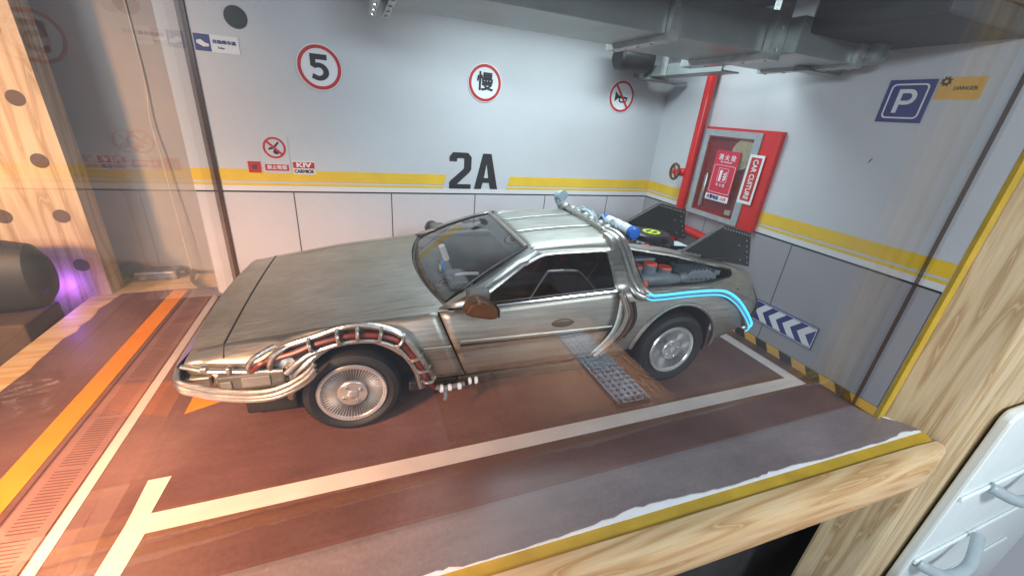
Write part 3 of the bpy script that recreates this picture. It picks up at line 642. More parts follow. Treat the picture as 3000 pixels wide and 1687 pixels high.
def side_panels(sg):
    # front fender: from nose, over the wheel arch, back to the door seam
    bot = [(-.835 + .05 * k, .56) for k in range(0, 10)]
    bot = [(x, .560 - .02 * (x + .83)) for x, z in bot if x < -.33] + arch(*FA, 18, 178) + [(.43, .335), (.50, .335), (.57, .337), (.635, .34), (.699, .343)]
    n = len(bot); top = []
    for x, z in bot:
        t = max(0, min(1, (x + .835) / (.699 + .835))); xt = -.815 + t * (.522 + .815); top.append((xt, E(xt)[1]))
    m = MB().grid(loft(bot, top, sg, 10)); fe = m.build('front_fender', M['steelshade'], car, smooth=40, solid=.02)
    # door flank
    bot = [(.711 + (1.60 - .711) * k / 20, .344 + .02 * k / 20) for k in range(21)]
    cr = []
    top = [(.533 + (1.79 - .533) * k / 20, 0) for k in range(21)]; top = [(x, E(x)[1]) for x, _ in top]
    g = []
    rz = [0, .12, .25, .36, .40, .43, .47, .52, .6, .7, .8, .9, 1]
    for t in rz:
        row = []
        for k, (b, a) in enumerate(zip(bot, top)):
            x = b[0] + (a[0] - b[0]) * t; z = b[1] + (a[1] - b[1]) * t
            if k > 15: x += (k - 15) / 5 * .072 * math.sin(min(1, t / .62) * PI * .5) * (1 if t < .62 else max(0, 1 - (t - .62) / .38) ** .7)
            row.append(P(x, z, sg, -.010 if t in (.40,) else (-.004 if t in (.36, .43) else 0)))
        g.append(row)
    door = MB().grid(g).build('door', M['steelshade'], car, smooth=40, solid=.02)
    # rear quarter with arch
    A = arch(*RA, 10, 178)
    bot = [(1.612, .362), (1.70, .352), (1.80, .345), (1.90, .345)] + [p for p in A if p[0] > 1.92] + [(2.80, .40), (2.9, .42), (3.0, .45), (3.1, .48)]
    fx = [(.345, 1.612), (.521, 1.725), (.604, 1.775), (.705, 1.812), (.87, 1.815)]
    top = []
    for k, (x, z) in enumerate(bot):
        t = k / (len(bot) - 1); xt = 1.815 + t * (3.225 - 1.815) if k else 1.815
        top.append((xt, E(xt)[1]))
    rows = 10; g = []
    for j in range(rows + 1):
        t = j / rows; row = []
        for k, (b, a) in enumerate(zip(bot, top)):
            x = b[0] + (a[0] - b[0]) * t; z = b[1] + (a[1] - b[1]) * t
            if k < 4: x += (1 - k / 4) * .075 * math.sin(PI * t) * (1.2 - .6 * t)
            row.append(P(x, z, sg))
        g.append(row)
    q = MB().grid(g).build('rear_fender', M['steelshade'], car, smooth=40, solid=.02)
    # wheel arch lips
    for nm, (xc, zc, r), a0, a1, off in (('wheel_arch', FA, 4, 184, .008), ('wheel_arch', RA, 8, 182, .004)):
        MB().tube([(x, sg * (side_w(x, z) + off), z) for x, z in arch(xc, zc, r + .006, a0, a1, 26)], .021 if xc < 1 else .016, 8).build(nm, M['worn'], car, smooth=True)
    # wheel wells
    for xc, zc, r in (FA, RA):
        w = MB(); a = arch(xc, zc, r - .012, -12, 192, 20)
        w.grid([[(x, sg * .84, z) for x, z in a], [(x, sg * .56, z) for x, z in a]]); w.add([(x, sg * .56, z) for x, z in a], [tuple(range(len(a)))])
        w.build('wheel_well', M['blackplastic'], car)
    # raised moulding under the belt, dark groove
    MB().tube([P(x, .617 + .006 * (x - .6), sg, .001) for x in [.66 + k * .1 for k in range(12)]], .006, 6).build('side_moulding', M['steelshade'], door, smooth=True)
    MB().tube([P(x, .590 + .008 * (x - .6), sg, .0) for x in [.66 + k * .1 for k in range(12)]], .009, 5).build('side_groove', M['blackplastic'], door, smooth=True)
    MB().tube([P(x, .594, sg, .002) for x in [.43, .50, .56, .60]], .007, 6).build('side_moulding', M['steelshade'], fe, smooth=True)
    # door handle recess
    h = MB().lathe([(.0, .012), (.05, .010), (.085, .004), (.1, -.004)], 24, 'y', cap=False).build('door_handle', M['handle'], door, smooth=True)
    h.location = P(1.37, .675, sg, -.004); h.scale = (1.0, 1 if sg > 0 else -1, .38)
    return fe, door, q
fe, door, quarter = side_panels(-1)
fe2, door2, quarter2 = side_panels(1)

def hood_z(x, y): w, z = E(x); return z + .022 * (1 - (y / w) ** 2)
def cowl_x(y): return .455 + .155 * (y / .80) ** 2
ys = [-1 + 2 * k / 24 for k in range(25)]
def top_sheet(name, x0f, x1f, yf0, yf1, mat, nx=16, ny=20, solid=0):
    g = []
    for i in range(nx + 1):
        r = []
        for j in range(ny + 1):
            s = yf0 + (yf1 - yf0) * j / ny
            y_ref = s * .76; x = x0f(y_ref) + (x1f(y_ref) - x0f(y_ref)) * i / nx
            w, z = E(x); y = s * (w - .002); r.append((x, y, hood_z(x, y)))
        g.append(r)
    return MB().grid(g).build(name, mat, car, smooth=30)
top_sheet('nose_panel', lambda y: -.815 - .035 * (1 - (y / .76) ** 2), lambda y: -.655, -1, 1, M['steel'], 5, 20)
hood = top_sheet('hood', lambda y: -.641, cowl_x, -1, 1, M['steel'], 16, 24)
for sg in (-1, 1): MB().tube([(x, sg * .885 * E(x)[0], hood_z(x, .885 * E(x)[0]) - .0005) for x in [-.63 + .05 * k for k in range(24)]], .0026, 4).build('hood_gap', M['seam'], hood)
MB().tube([(x, -.75 * E(x)[0], hood_z(x, .75 * E(x)[0]) - .001) for x in [-.60 + .04 * k for k in range(25)]], .0022, 4).build('hood_crease', M['seam'], hood)
# dark shell under the panel gaps
MB().grid([[(x, y * .97, hood_z(x, y) - .03) for y in [-.80 * E(x)[0] / .8 + 1.6 * E(x)[0] / .8 * k / 6 for k in range(7)]] for x in [-.80, -.6, -.3, 0, .3, .44]]).build('under_hood', M['dark'], car)
for sg in (-1, 1): MB().tube([(-.648, sg * E(-.648)[0], E(-.648)[1] - .002), P(-.635, .62, sg, .001), P(-.622, .57, sg, .001)], .005, 5).build('nose_gap', M['dark'], car)
MB().tube([(-.648, y, hood_z(-.648, y) - .001) for y in [-.735 + 1.47 * k / 16 for k in range(17)]], .0048, 5).build('nose_gap', M['dark'], car)
for sg in (-1, 1):
    MB().grid([[P(x, z, sg, -.035) for x in [.50 + .08 * k for k in range(6)]] for z in (.345, .45, .6, .7, .77)]).build('seam_liner', M['dark'], car)
    MB().grid([[P(x, z, sg, -.035) for x in [1.58 + .07 * k for k in range(5)]] for z in (.36, .45, .6, .7, .84)]).build('seam_liner', M['dark'], car)
# nose, bumper and its mirror-bright tubes
nb = MB(); rows = []
prof = [(-.815, .622), (-.865, .575), (-.870, .52), (-.84, .44), (-.78, .40)]
for (x, z), w_ in zip(prof, (.716, .80, .815, .80, .77)): rows.append([(x - .03 * (1 - (s_ / 10) ** 2), w_ * s_ / 10, z) for s_ in range(-10, 11)])
nb.grid(rows); nb.build('front_bumper', M['steelshade'], car, smooth=40)
for sg in (-1, 1):
    g = [[(x, sg * w, z) for x, w, z in r] for r in ([(-.815, .80, .555), (-.6, .875, .55), (-.34, .892, .54)], [(-.85, .81, .50), (-.6, .88, .49), (-.33, .895, .47)], [(-.80, .79, .42), (-.6, .86, .41), (-.40, .87, .41)])]
    v = MB().grid(g).build('nose_flank', M['steelshade'], car, smooth=True, solid=.015)
    MB().tube([(-.84, sg * .80, .572), (-.7, sg * .865, .568), (-.5, sg * .895, .560), (-.34, sg * .905, .553)], .015, 8).build('nose_ledge', M['worn'], car, smooth=True)
def boxy(name, x0, x1, z0, z1, y0, y1, mat, par, bv=.008): return MB().box((x0, y0, z0), (x1, y1, z1)).build(name, mat, par, bevel=bv)
fl = boxy('side_unit', -.66, -.335, .455, .555, -.915, -.86, M['unit'], car, .012)
boxy('unit_cover', -.545, -.405, .475, .54, -.922, -.91, M['unitlite'], fl, .006); boxy('unit_cover', -.645, -.59, .465, .525, -.922, -.91, M['unitlite'], fl, .006)
boxy('side_unit', -.318, -.265, .47, .57, -.905, -.86, M['grey'], car, .008)
boxy('side_unit', -.80, -.70, .475, .535, -.87, -.82, M['steelshade'], car, .008)
boxy('clamp', -.735, -.70, .565, .60, -.88, -.845, M['worn'], car, .008); boxy('clamp', -.612, -.588, .555, .60, -.905, -.875, M['worn'], car, .008)
tp = crv([(-.885, 0, .545), (-.89, -.3, .545), (-.875, -.62, .548), (-.86, -.80, .545), (-.825, -.905, .535), (-.74, -.925, .505), (-.66, -.932, .474), (-.52, -.94, .444), (-.40, -.945, .444), (-.30, -.945, .478), (-.215, -.945, .535), (-.172, -.938, .585)], 6)
for k, (dz, dy, mt_, r) in enumerate(((.012, 0, 'chrome', .015), (-.014, -.010, 'glow', .013), (-.040, 0, 'chrome', .015))):
    ps_ = [p + Vector((0, dy, dz)) for p in tp]
    MB().tube(ps_, r, 8).build('front_tube', M['frame'], car, smooth=True)
# air dam, side rails, chassis, cabin tub
boxy('air_dam', -.655, -.36, .055, .20, -.62, .62, M['blackplastic'], car, .015)
boxy('chassis', -.70, 3.05, .20, .42, -.58, .58, M['dark'], car, .02)
boxy('rocker_rail', .34, 1.95, .205, .285, -.80, -.72, M['blackplastic'], car, .015); boxy('rocker_rail', .34, 1.95, .205, .285, .72, .80, M['blackplastic'], car, .015)
boxy('cabin_floor', .48, 1.95, .40, .43, -.80, .80, M['interior'], car, .004)
for sg in (-1, 1): MB().grid([[(x, sg * (E(x)[0] - .055), z) for x in (.55, .8, 1.2, 1.6, 1.85)] for z in (.40, .60, .79)]).build('door_trim', M['interior'], car)
boxy('firewall', .44, .47, .40, .77, -.74, .74, M['dark'], car, .002); boxy('rear_bulkhead', 1.88, 1.92, .40, 1.06, -.66, .66, M['interior'], car, .004)
dash = MB().prism_y([(.50, .60), (.50, .795), (.60, .81), (.76, .775), (.80, .70), (.72, .58)], -.76, .76).build('dashboard', M['interior'], car, bevel=.02)
boxy('gauge_block', .66, .80, .80, .85, -.50, -.22, M['grey'], dash, .015)
MB().tube(crv([(.70, -.34, .83), (.78, -.36, .86), (.92, -.40, .87)]), .012, 6).build('dash_wire', M['greylite'], dash, smooth=True)
MB().lathe([(.026, 0), (.026, .14)], 14, 'z').build('white_phone', M['white'], dash, smooth=True); bpy.data.objects['white_phone'].location = (.74, .12, .80); bpy.data.objects['white_phone'].rotation_euler = (.2, -.35, 0)
MB().lathe([(.012, -.015), (.05, -.012), (.05, .012), (.012, .015)], 20, 'x').build('blue_dial', M['bluecap'], dash, smooth=True); bpy.data.objects['blue_dial'].location = (.66, -.14, .835)
MB().lathe([(.012, -.018), (.026, -.017), (.026, .017), (.012, .018)], 16, 'x').build('yellow_dial', M['lime'], dash, smooth=True); bpy.data.objects['yellow_dial'].location = (.657, -.155, .838)
MB().tube([(.90, -.40 + .155 * math.cos(k * PI / 14), .735 + .14 * math.sin(k * PI / 14)) for k in range(29)], .014, 8, False).build('steering_wheel', M['blackplastic'], car, smooth=True)
MB().tube([(.78, -.40, .70), (.90, -.40, .735)], .022, 8).build('steering_column', M['blackplastic'], car, smooth=True)
for sg in (-1, 1):
    st_ = MB().prism_y([(1.02, .44), (1.00, .56), (1.06, .60), (1.48, .545), (1.56, .60), (1.70, .86), (1.76, .86), (1.78, .80), (1.66, .46)], sg * .40 - .20, sg * .40 + .20).build('seat', M['seat'], car, bevel=.045, seg=3)
    boxy('headrest', 1.70, 1.79, .85, .98, sg * .40 - .12, sg * .40 + .12, M['seat'], st_, .03)
    MB().tube([(1.62, sg * .56, .70), (1.72, sg * .60, .95), (1.80, sg * .56, 1.05)], .014, 6).build('seat_belt', M['copper'], st_, smooth=True)
boxy('centre_console', .70, 1.75, .43, .58, -.13, .13, M['interior'], car, .03)
for k in range(5): boxy('console_switch', 1.70, 1.76, .62 + .07 * k, .66 + .07 * k, -.10 + .03 * (k % 3), .06, M['redlight' if k % 2 else 'grey'], car, .006)

# cowl, windscreen, pillars, roof
cw = MB(); g = [[], [], []]
for j in range(25):
    s = -1 + j / 12; g[0].append((cowl_x(s * .76) + .006, s * .785, hood_z(.47, s * .76) - .012)); g[1].append((cowl_x(s * .76) + .03, s * .775, hood_z(.47, s * .76) - .022)); g[2].append((.508 + .085 * s * s, s * .735, .842 - .028 * s * s))
cw.grid(g); cw.build('cowl', M['cowl'], car, smooth=True)
def W(t, s):                                             # windscreen surface: t 0 base .. 1 top, s -1..1
    b = Vector((.512 + .085 * s * s, s * .728, .842 - .030 * s * s)); a = Vector((1.18 + .02 * (s * s), s * .515, 1.118 - .022 * s * s))
    return b + (a - b) * t + Vector((-.012, 0, .02)) * math.sin(PI * t)
MB().grid([[tuple(W(i / 10, -1 + j / 8)) for j in range(17)] for i in range(11)]).build('windscreen', M['shield'], car, smooth=True)
MB().tube([W(1, -.97 + j * .0808) + Vector((.0, 0, .004)) for j in range(25)], .016, 8).build('header_rail', M['frame'], car, smooth=True)
MB().grid([[tuple(W(t, -.96 + 1.92 * j / 16) - Vector((0, 0, .012))) for j in range(17)] for t in (.84, .92, .99)]).build('sun_band', M['blackplastic'], car)
for sg in (-1, 1):
    MB().tube([W(t / 10, sg * .985) + Vector((0, 0, .003)) for t in range(0, 11)], .009, 6).build('screen_seal', M['blackplastic'], car, smooth=True)
    L = [(.535, .795, .812), (.60, .762, .842), (.72, .715, .89), (.88, .655, .962), (1.04, .592, 1.035), (1.20, .528, 1.102)]
    Rr = [(.80, .840, .828), (.815, .838, .88), (.865, .822, .918), (1.0, .762, .985), (1.13, .692, 1.04), (1.275, .612, 1.085)]
    mid = [tuple((p + q) / 2 + d for p, q, d in zip(a, b, (0, .018, .012))) for a, b in zip(L, Rr)]
    f = lambda r: [(x, sg * y, z) for x, y, z in r]
    MB().grid([f(L), f(mid), f(Rr)]).build('screen_pillar', M['frame'], car, smooth=True, solid=.012)
    lines = [(x + .045, sg * (y - .0 + .012), z + .0) for (x, y, z) in L]
    MB().tube([(x + .055, sg * (y - .004), z + .012) for x, y, z in L[1:]], .0045, 4).build('pillar_seam', M['seam'], car)
def roof_z(x, y): return 1.092 + .055 * math.sin(max(0, min(1, (x - 1.16) / .95)) * PI * .62) + .018 * (1 - (y / .55) ** 2) - (.03 * max(0, (abs(y) - .46) / .09) ** 2)
def roof_w(x): return .517 + .045 * (x - 1.19) / .7
def roof_sheet(name, a, b, x0, x1, mat, ny=8):
    g = []
    for i in range(13):
        x = x0 + (x1 - x0) * i / 12; w = roof_w(x)
        g.append([(x, w * (a + (b - a) * j / ny), roof_z(x, w * (a + (b - a) * j / ny))) for j in range(ny + 1)])
    return MB().grid(g).build(name, mat, car, smooth=30, solid=.012)
roof_sheet('roof_panel', -.335, .335, 1.215, 1.90, M['steel'])
roof_sheet('roof_door_panel', -1.06, -.350, 1.215, 1.90, M['steel']); roof_sheet('roof_door_panel', .350, 1.06, 1.215, 1.90, M['steel'])
for sg in (-1, 1): MB().tube([(x, sg * .3425 * roof_w(x), roof_z(x, .3425 * roof_w(x)) - .0015) for x in [1.22 + .052 * k for k in range(14)]], .0062, 5).build('roof_seam', M['dark'], car)
roof_sheet('roof_liner', -.9, .9, 1.25, 1.88, M['dark']).location.z = -.03
def WN(x, z):                                            # side window plane
    zb = E(x)[1]; t = max(0, (z - zb) / (1.10 - zb)); wb = E(x)[0]; return wb + (.598 - wb) * t + .012 * math.sin(PI * min(1, t))
for sg in (-1, 1):
    win = [(.83, .835), (.845, .888), (.90, .93), (1.02, .990), (1.15, 1.040), (1.265, 1.077), (1.33, 1.086), (1.45, 1.091), (1.62, 1.093), (1.783, 1.094), (1.79, 1.06), (1.778, .98), (1.765, .90), (1.757, .885), (1.6, .872), (1.4, .861), (1.2, .850), (1.0, .841)]
    par = door if sg < 0 else door2
    fan = MB(); cpt = (1.40, sg * WN(1.4, .97), .97)
    wv = [(x, sg * WN(x, z), z) for x, z in win]; n = len(wv)
    fan.add([cpt] + wv, [(0, i + 1, (i + 1) % n + 1) for i in range(n)])
    fan.build('side_window', M['winglass' if sg < 0 else 'farglass'], par, smooth=True)
    fr = wv + [wv[0]]
    MB().tube(crv([(x, sg * (WN(x, z) + .006), z) for x, z in win[1:11]], 3), .010, 6).build('window_frame', M['frame'], par, smooth=True)
    MB().tube([(x, sg * (E(x)[0] + .008), E(x)[1] + .004) for x in [.83 + .094 * k for k in range(11)]], .009, 6).build('window_strip', M['chrome'], par, smooth=True)
    MB().tube([(x, sg * (E(x)[0] + .0), E(x)[1] + .022) for x in [.83 + .093 * k for k in range(11)]], .007, 6).build('window_seal', M['blackplastic'], par, smooth=True)
    tw = crv([(1.115, sg * (WN(1.115, .85) + .006), .850), (1.20, sg * (WN(1.2, .93) + .006), .925), (1.275, sg * (WN(1.275, .985) + .006), .988), (1.31, sg * (WN(1.3, .993) + .006), .998), (1.48, sg * (WN(1.48, .995) + .006), .996), (1.535, sg * (WN(1.53, .97) + .006), .975), (1.62, sg * (WN(1.62, .87) + .006), .873)], 4)
    MB().tube(tw, .0095, 6).build('inner_frame', M['blackplastic'], par, smooth=True)
    MB().tube([p + Vector((.004, sg * .007, .008)) for p in tw[:15]], .005, 5).build('frame_highlight', M['frame'], par, smooth=True)
    # rail above the window and the pillar behind it
    g = [[(x, sg * (WN(x, z) + .004), z) for x, z in win[5:10]], [(x + .0, sg * (roof_w(x) * 1.06 + .012), roof_z(x, roof_w(x) * 1.04) + .004) for x, z in win[5:10]]]
    MB().grid(g).build('roof_rail', M['frame'], car, smooth=True, solid=.012)
    zs = [0, .2, .4, .6, .8, 1]
    g = []
    for t in zs:
        z = .876 + (1.095 - .876) * t; xa = 1.765 + .024 * t; xb = 1.90 + .01 * t
        g.append([(xa + (xb - xa) * k / 5, sg * (WN(xa, z) + .004 + .012 * math.sin(PI * k / 5)), z + .012 * k / 5 * t) for k in range(6)])
    g.append([(1.79 + .12 * k / 5, sg * roof_w(1.85) * 1.06, roof_z(1.88, roof_w(1.85) * 1.04)) for k in range(6)])
    MB().grid(g).build('rear_pillar', M['worn'], car, smooth=True, solid=.012)
# wing mirrors
for sg in (-1, 1):
    mm = MB().prism_y([(.655, .865), (.69, .935), (.74, .95), (.86, .885), (.865, .822), (.81, .818), (.70, .845)], -.06, .06).build('wing_mirror', M['copper' if sg < 0 else 'blackplastic'], car, bevel=.02, seg=3)
    mm.location = (.0, sg * .955, -.0 if sg < 0 else -.045)
    boxy('mirror_foot', .70, .84, .86, .955, min(sg * .80, sg * .90), max(sg * .80, sg * .90), M['interior'], mm, .02).location = (0, -sg * .955, 0)
    boxy('mirror_glass', .864, .872, .825, .88, -.05, .05, M['blackplastic'], mm, .002)

# rear: sail panels round the engine opening, deck, tail
def SP(x, z):                                            # sail panel half width
    we, ze = E(x); zt = lerp_tab([(1.88, 1.128), (2.35, 1.072), (2.95, .955), (3.2, .875)], x)[0]; wt = lerp_tab([(1.88, .575), (2.35, .625), (2.95, .655), (3.2, .66)], x)[0]
    t = max(0, min(1, (z - ze) / max(.02, zt - ze))); return we + (wt - we) * t
def ztop(x): return lerp_tab([(1.88, 1.128), (2.35, 1.072), (2.95, .955), (3.2, .875)], x)[0]
for sg in (-1, 1):
    out, inn = [], []
    K = 14
    ob = [(1.90 + (3.22 - 1.90) * k / K) for k in range(K + 1)]
    ib = [(2.02 + (2.905 - 2.02) * k / K) for k in range(K + 1)]
    for k in range(K + 1): out.append((ob[k], E(ob[k])[1])); inn.append((ib[k], .874 + .004 * k / K))
    for k, (xx, zz) in enumerate([(3.215, .72), (3.21, .79), (3.205, .84)]): out.append((xx, zz)); inn.append((2.95 + .006 * k, .888 + .012 * k))
    ot = [(3.2 - (3.2 - 1.90) * k / K) for k in range(K + 1)]
    it = [(2.955 - (2.955 - 1.995) * k / K) for k in range(K + 1)]
    for k in range(K + 1): out.append((ot[k], ztop(ot[k]))); inn.append((it[k], ztop(it[k]) - .030 + .012 * k / K))
    for k in range(1, 4): out.append((1.90, 1.125 - (1.125 - .874) * k / 4)); inn.append((1.995 + .025 * k / 4, 1.098 - .215 * k / 4))
    o3 = [(x, sg * SP(x, z), z) for x, z in out]; i3 = [(x, sg * (SP(x, z) - .002), z) for x, z in inn]; i4 = [(x, sg * (SP(x, z) - .035), z - .004) for x, z in inn]
    m3 = [tuple((a + b) / 2 + (sg * .006 if q == 1 else .003) for q, (a, b) in enumerate(zip(u_, v_))) for u_, v_ in zip(o3, i3)]
    MB().ring(o3, m3).ring(m3, i3).ring(i3, i4).build('sail_panel', M['steelshade' if sg < 0 else 'steel'], car, smooth=50)
    MB().tube([(x, sg * (SP(x, z) - .012), z) for x, z in inn] + [(inn[0][0], sg * (SP(*inn[0]) - .012), inn[0][1])], .010, 6).build('opening_trim', M['blackplastic'], car, smooth=True)
    # top face of the sail running in to the deck
    MB().grid([[(x, sg * w_, z_) for x, w_, z_ in [(xx, SP(xx, ztop(xx)) + .002, ztop(xx)) for xx in (1.90, 2.1, 2.35, 2.65, 2.95, 3.2)]], [(xx, sg * .50, ztop(xx) + .004) for xx in (1.90, 2.1, 2.35, 2.65, 2.95, 3.2)]]).build('sail_top', M['steel'], car, smooth=True)
    MB().grid([[(xx, sg * (SP(xx, ztop(xx)) - .02), ztop(xx) - .022) for xx in (1.96, 2.1, 2.35, 2.65, 2.95, 3.1)], [(xx, sg * .42, ztop(xx) - .016) for xx in (1.96, 2.1, 2.35, 2.65, 2.95, 3.1)]]).build('bay_cover', M['dark'], car)
    # dark bay behind the opening
    bay_ = MB(); yy = sg * .40
    bay_.add([(1.98, yy, .80), (2.98, yy, .80), (2.98, yy, 1.02), (1.98, yy, 1.09), (1.98, sg * .80, .80), (2.98, sg * .80, .80)], [(0, 1, 2, 3), (0, 4, 5, 1)])
    bay_.build('engine_bay', M['dark'], car)
dk = MB().grid([[(x, y, z) for y in (-.50, -.25, 0, .25, .50)] for x, z in ((1.93, 1.10), (2.1, 1.065), (2.45, 1.03), (2.9, .945), (3.2, .862))]).build('rear_deck', M['fin'], car)
for k in range(7): boxy('deck_slat', 2.02 + .16 * k, 2.10 + .16 * k, 1.062 - .031 * k - .004 * k, 1.085 - .031 * k - .004 * k, -.44, .44, M['fin'], dk, .004)
MB().grid([[(x, y, z) for y in (-w_, -w_ * .5, 0, w_ * .5, w_)] for x, z, w_ in ((3.235, .46, .79), (3.24, .56, .79), (3.24, .66, .79))]).build('tail_panel', M['blackplastic'], car)
MB().grid([[(x, y, z) for y in (-w_, -w_ * .5, 0, w_ * .5, w_)] for x, z, w_ in ((3.242, .665, .795), (3.222, .74, .755), (3.205, .82, .70), (3.198, .868, .655))]).build('tail_lid', M['steel'], car, smooth=True)
MB().prism_y([(3.08, .46), (3.26, .50), (3.275, .60), (3.25, .672), (3.12, .668)], -.80, .80).build('rear_bumper', M['blackplastic'], car, bevel=.02)
# engine pieces in the near opening
en = boxy('engine_block', 2.02, 2.86, .78, .825, -.70, -.42, M['dark'], car, .01)
mf = MB().tube(crv([(2.04, -.67, .875), (2.2, -.68, .878), (2.34, -.68, .873), (2.43, -.67, .86)]), [.045 + .016 * math.sin(PI * min(1, k / 20)) for k in range(25)], 14).build('intake_pipe', M['grey'], car, smooth=True)
MB().lathe([(.04, -.04), (.05, 0), (.04, .05)], 14, 'x', (2.49, -.66, .87)).build('intake_pipe', M['grey'], car, smooth=True)
for px, py, pz, h in ((2.055, -.63, .90, .07), (2.17, -.65, .90, .092), (2.31, -.655, .885, .072)):
    st_ = MB().lathe([(.058, 0), (.052, h * .6), (.056, h)], 20, 'z').build('intake_stack', M['grey'], car, smooth=40); st_.location = (px, py, pz)
    MB().lathe([(.054, h), (.050, h + .012), (.02, h + .008)], 20, 'z').build('red_cap', M['redcap'], st_, smooth=40)
boxy('intake_rail', 2.03, 2.27, .985, 1.01, -.58, -.50, M['grey'], car, .008)
fb = MB().prism_y([(2.50, .868), (2.50, .93), (2.55, .972), (2.72, .972), (2.80, .935), (2.83, .868)], -.70, -.46).build('finned_box', M['grey'], car, bevel=.008)
fb.location.z = -.035
for k in range(6): boxy('fin_rib', 2.535 + .038 * k, 2.548 + .038 * k, .972, .984, -.695, -.47, M['grey'], fb, .003)
for k in range(5): boxy('box_slot', 2.55 + .048 * k, 2.575 + .048 * k, .892, .902, -.7035, -.6995, M['dark'], fb, .0)
MB().lathe([(.035, -.03), (.04, 0), (.035, .03)], 12, 'x', (2.05, -.76, .865)).build('red_fitting', M['redcap'], car, smooth=True)
boxy('end_vent', 2.80, 2.86, .88, .92, -.68, -.56, M['grey'], car, .006)

# hoses over the front arch
hp = crv([(-.485, -.915, .578), (-.44, -.925, .62), (-.385, -.918, .636), (-.26, -.925, .672), (-.175, -.925, .706), (-.04, -.925, .738), (.057, -.925, .747), (.18, -.925, .730), (.285, -.925, .680), (.365, -.925, .565), (.415, -.92, .47), (.45, -.91, .37), (.50, -.89, .29)], 6)
MB().tube(hp, .017, 8).build('red_hose', M['hose'], car, smooth=True)
up = crv([(-.36, -.87, .655), (-.30, -.89, .70), (-.19, -.90, .738), (-.04, -.90, .785), (.06, -.90, .795), (.18, -.905, .775), (.30, -.915, .716), (.39, -.92, .585), (.445, -.92, .48), (.49, -.905, .38)], 6)
MB().tube(up, .020, 8).build('arch_pipe', M['worn'], car, smooth=True)
lo_ = crv([(-.33, -.91, .535), (-.26, -.915, .60), (-.18, -.915, .655), (-.04, -.918, .698), (.06, -.918, .706), (.17, -.918, .690), (.27, -.92, .635), (.345, -.92, .53), (.385, -.91, .43), (.41, -.90, .31)], 6)
MB().tube(lo_, .017, 8).build('arch_pipe', M['worn'], car, smooth=True)
MB().grid([[tuple(p + Vector((0, .02, 0))) for p in up], [tuple(q + Vector((0, .02, 0))) for q in lo_]]).build('hose_bed', M['blackplastic'], car)
for (x, z, dx, dz) in ((-.182, .706, -.012, .04), (-.04, .742, -.006, .045), (.062, .752, 0, .045), (.18, .735, .012, .045), (.288, .683, .03, .036), (.372, .562, .05, .014), (.418, .47, .05, .008), (.452, .385, .048, .004)):
    MB().tube(crv([(x + dx, -.915, z + dz), (x + dx * .5, -.955, z + dz * .5), (x - dx * .3, -.957, z - dz * .4), (x - dx * .7, -.925, z - dz * .8)], 4), .011, 7).build('hose_clip', M['worn'], car, smooth=True)
for a0, b0 in (((-.50, .56), (-.42, .69)), ((-.40, .565), (-.31, .705))):
    MB().tube(crv([(a0[0], -.90, a0[1]), (a0[0] + .005, -.925, a0[1] + .05), ((a0[0] + b0[0]) / 2 - .01, -.93, b0[1] - .035), (b0[0], -.90, b0[1] - .012), (b0[0] + .05, -.87, b0[1] - .0)], 5), .016, 8).build('fender_pipe', M['worn'], car, smooth=True)
# junction below the door
jn = MB().tube(crv([(.50, -.89, .29), (.56, -.885, .268), (.62, -.88, .268), (.70, -.87, .27)], 4), .018, 8).build('hose_junction', M['grey'], car, smooth=True)
for xx, r_ in ((.545, .028), (.60, .024), (.665, .024)): MB().lathe([(r_ * .7, -.014), (r_, -.008), (r_, .008), (r_ * .7, .014)], 12, 'x', (xx, -.885, .268)).build('junction_collar', M['greylite'], jn, smooth=True)
MB().tube([(.57, -.885, .268), (.572, -.90, .22), (.568, -.905, .19)], .014, 8).build('junction_stub', M['grey'], jn, smooth=True)
boxy('black_pump', .66, .92, .22, .305, -.83, -.72, M['blackplastic'], jn, .02)
for xx in (.745, .79): MB().lathe([(.024, -.01), (.028, 0), (.024, .01)], 12, 'x', (xx, -.835, .262)).build('junction_collar', M['greylite'], jn, smooth=True)
# pipes from the roof down and along the shoulder to the tail
def shoulder(off, dz=0): return crv([(1.90, -.36, 1.168 + dz), (1.915, -.46, 1.165 + dz), (1.925, -.545 - off * .5, 1.138 + dz), (1.932, -.63 - off, 1.06 + dz * .6), (1.94, -.735 - off, .955), (1.965, -.83 - off, .875), (2.02, -.868 - off, .838), (2.10, -.872 - off, .832), (2.35, -.875 - off, .842), (2.60, -.872 - off, .838), (2.74, -.868 - off, .81), (2.87, -.865 - off, .738), (2.97, -.862 - off, .655), (3.06, -.86 - off, .565), (3.115, -.86 - off, .49), (3.10, -.85 - off, .455)], 6)
MB().tube(shoulder(.0), .026, 10).build('shoulder_pipe', M['frame'], car, smooth=True)
g0 = shoulder(.030, .010); MB().tube([p + Vector((.028, 0, .012)) for p in g0[:34]], .020, 8).build('shoulder_pipe', M['worn'], car, smooth=True)
MB().tube([p + Vector((-.050, .012, -.004)) for p in shoulder(.012)[6:40]], .030, 10).build('shoulder_pipe', M['worn'], car, smooth=True)
gs = [p + Vector((.020, -.018, .016)) for p in shoulder(.012)]
MB().tube(gs[20:], .010, 8).build('glow_tube', M['glow'], car, smooth=True)
MB().tube(gs[6:21], .010, 8).build('clear_tube', M['chrome'], car, smooth=True)
MB().tube([p + Vector((.012, -.014, -.022)) for p in shoulder(.012)[30:]], .0055, 6).build('glow_tube', M['glow'], car, smooth=True)
MB().tube(crv([(1.835, -.87, .86), (1.885, -.905, .76), (1.895, -.915, .69), (1.865, -.92, .585), (1.79, -.905, .46), (1.70, -.885, .37)], 5), [.005 + .008 * math.sin(PI * k / 25) for k in range(26)], 10).build('pillar_scoop', M['copper'], car, smooth=True)
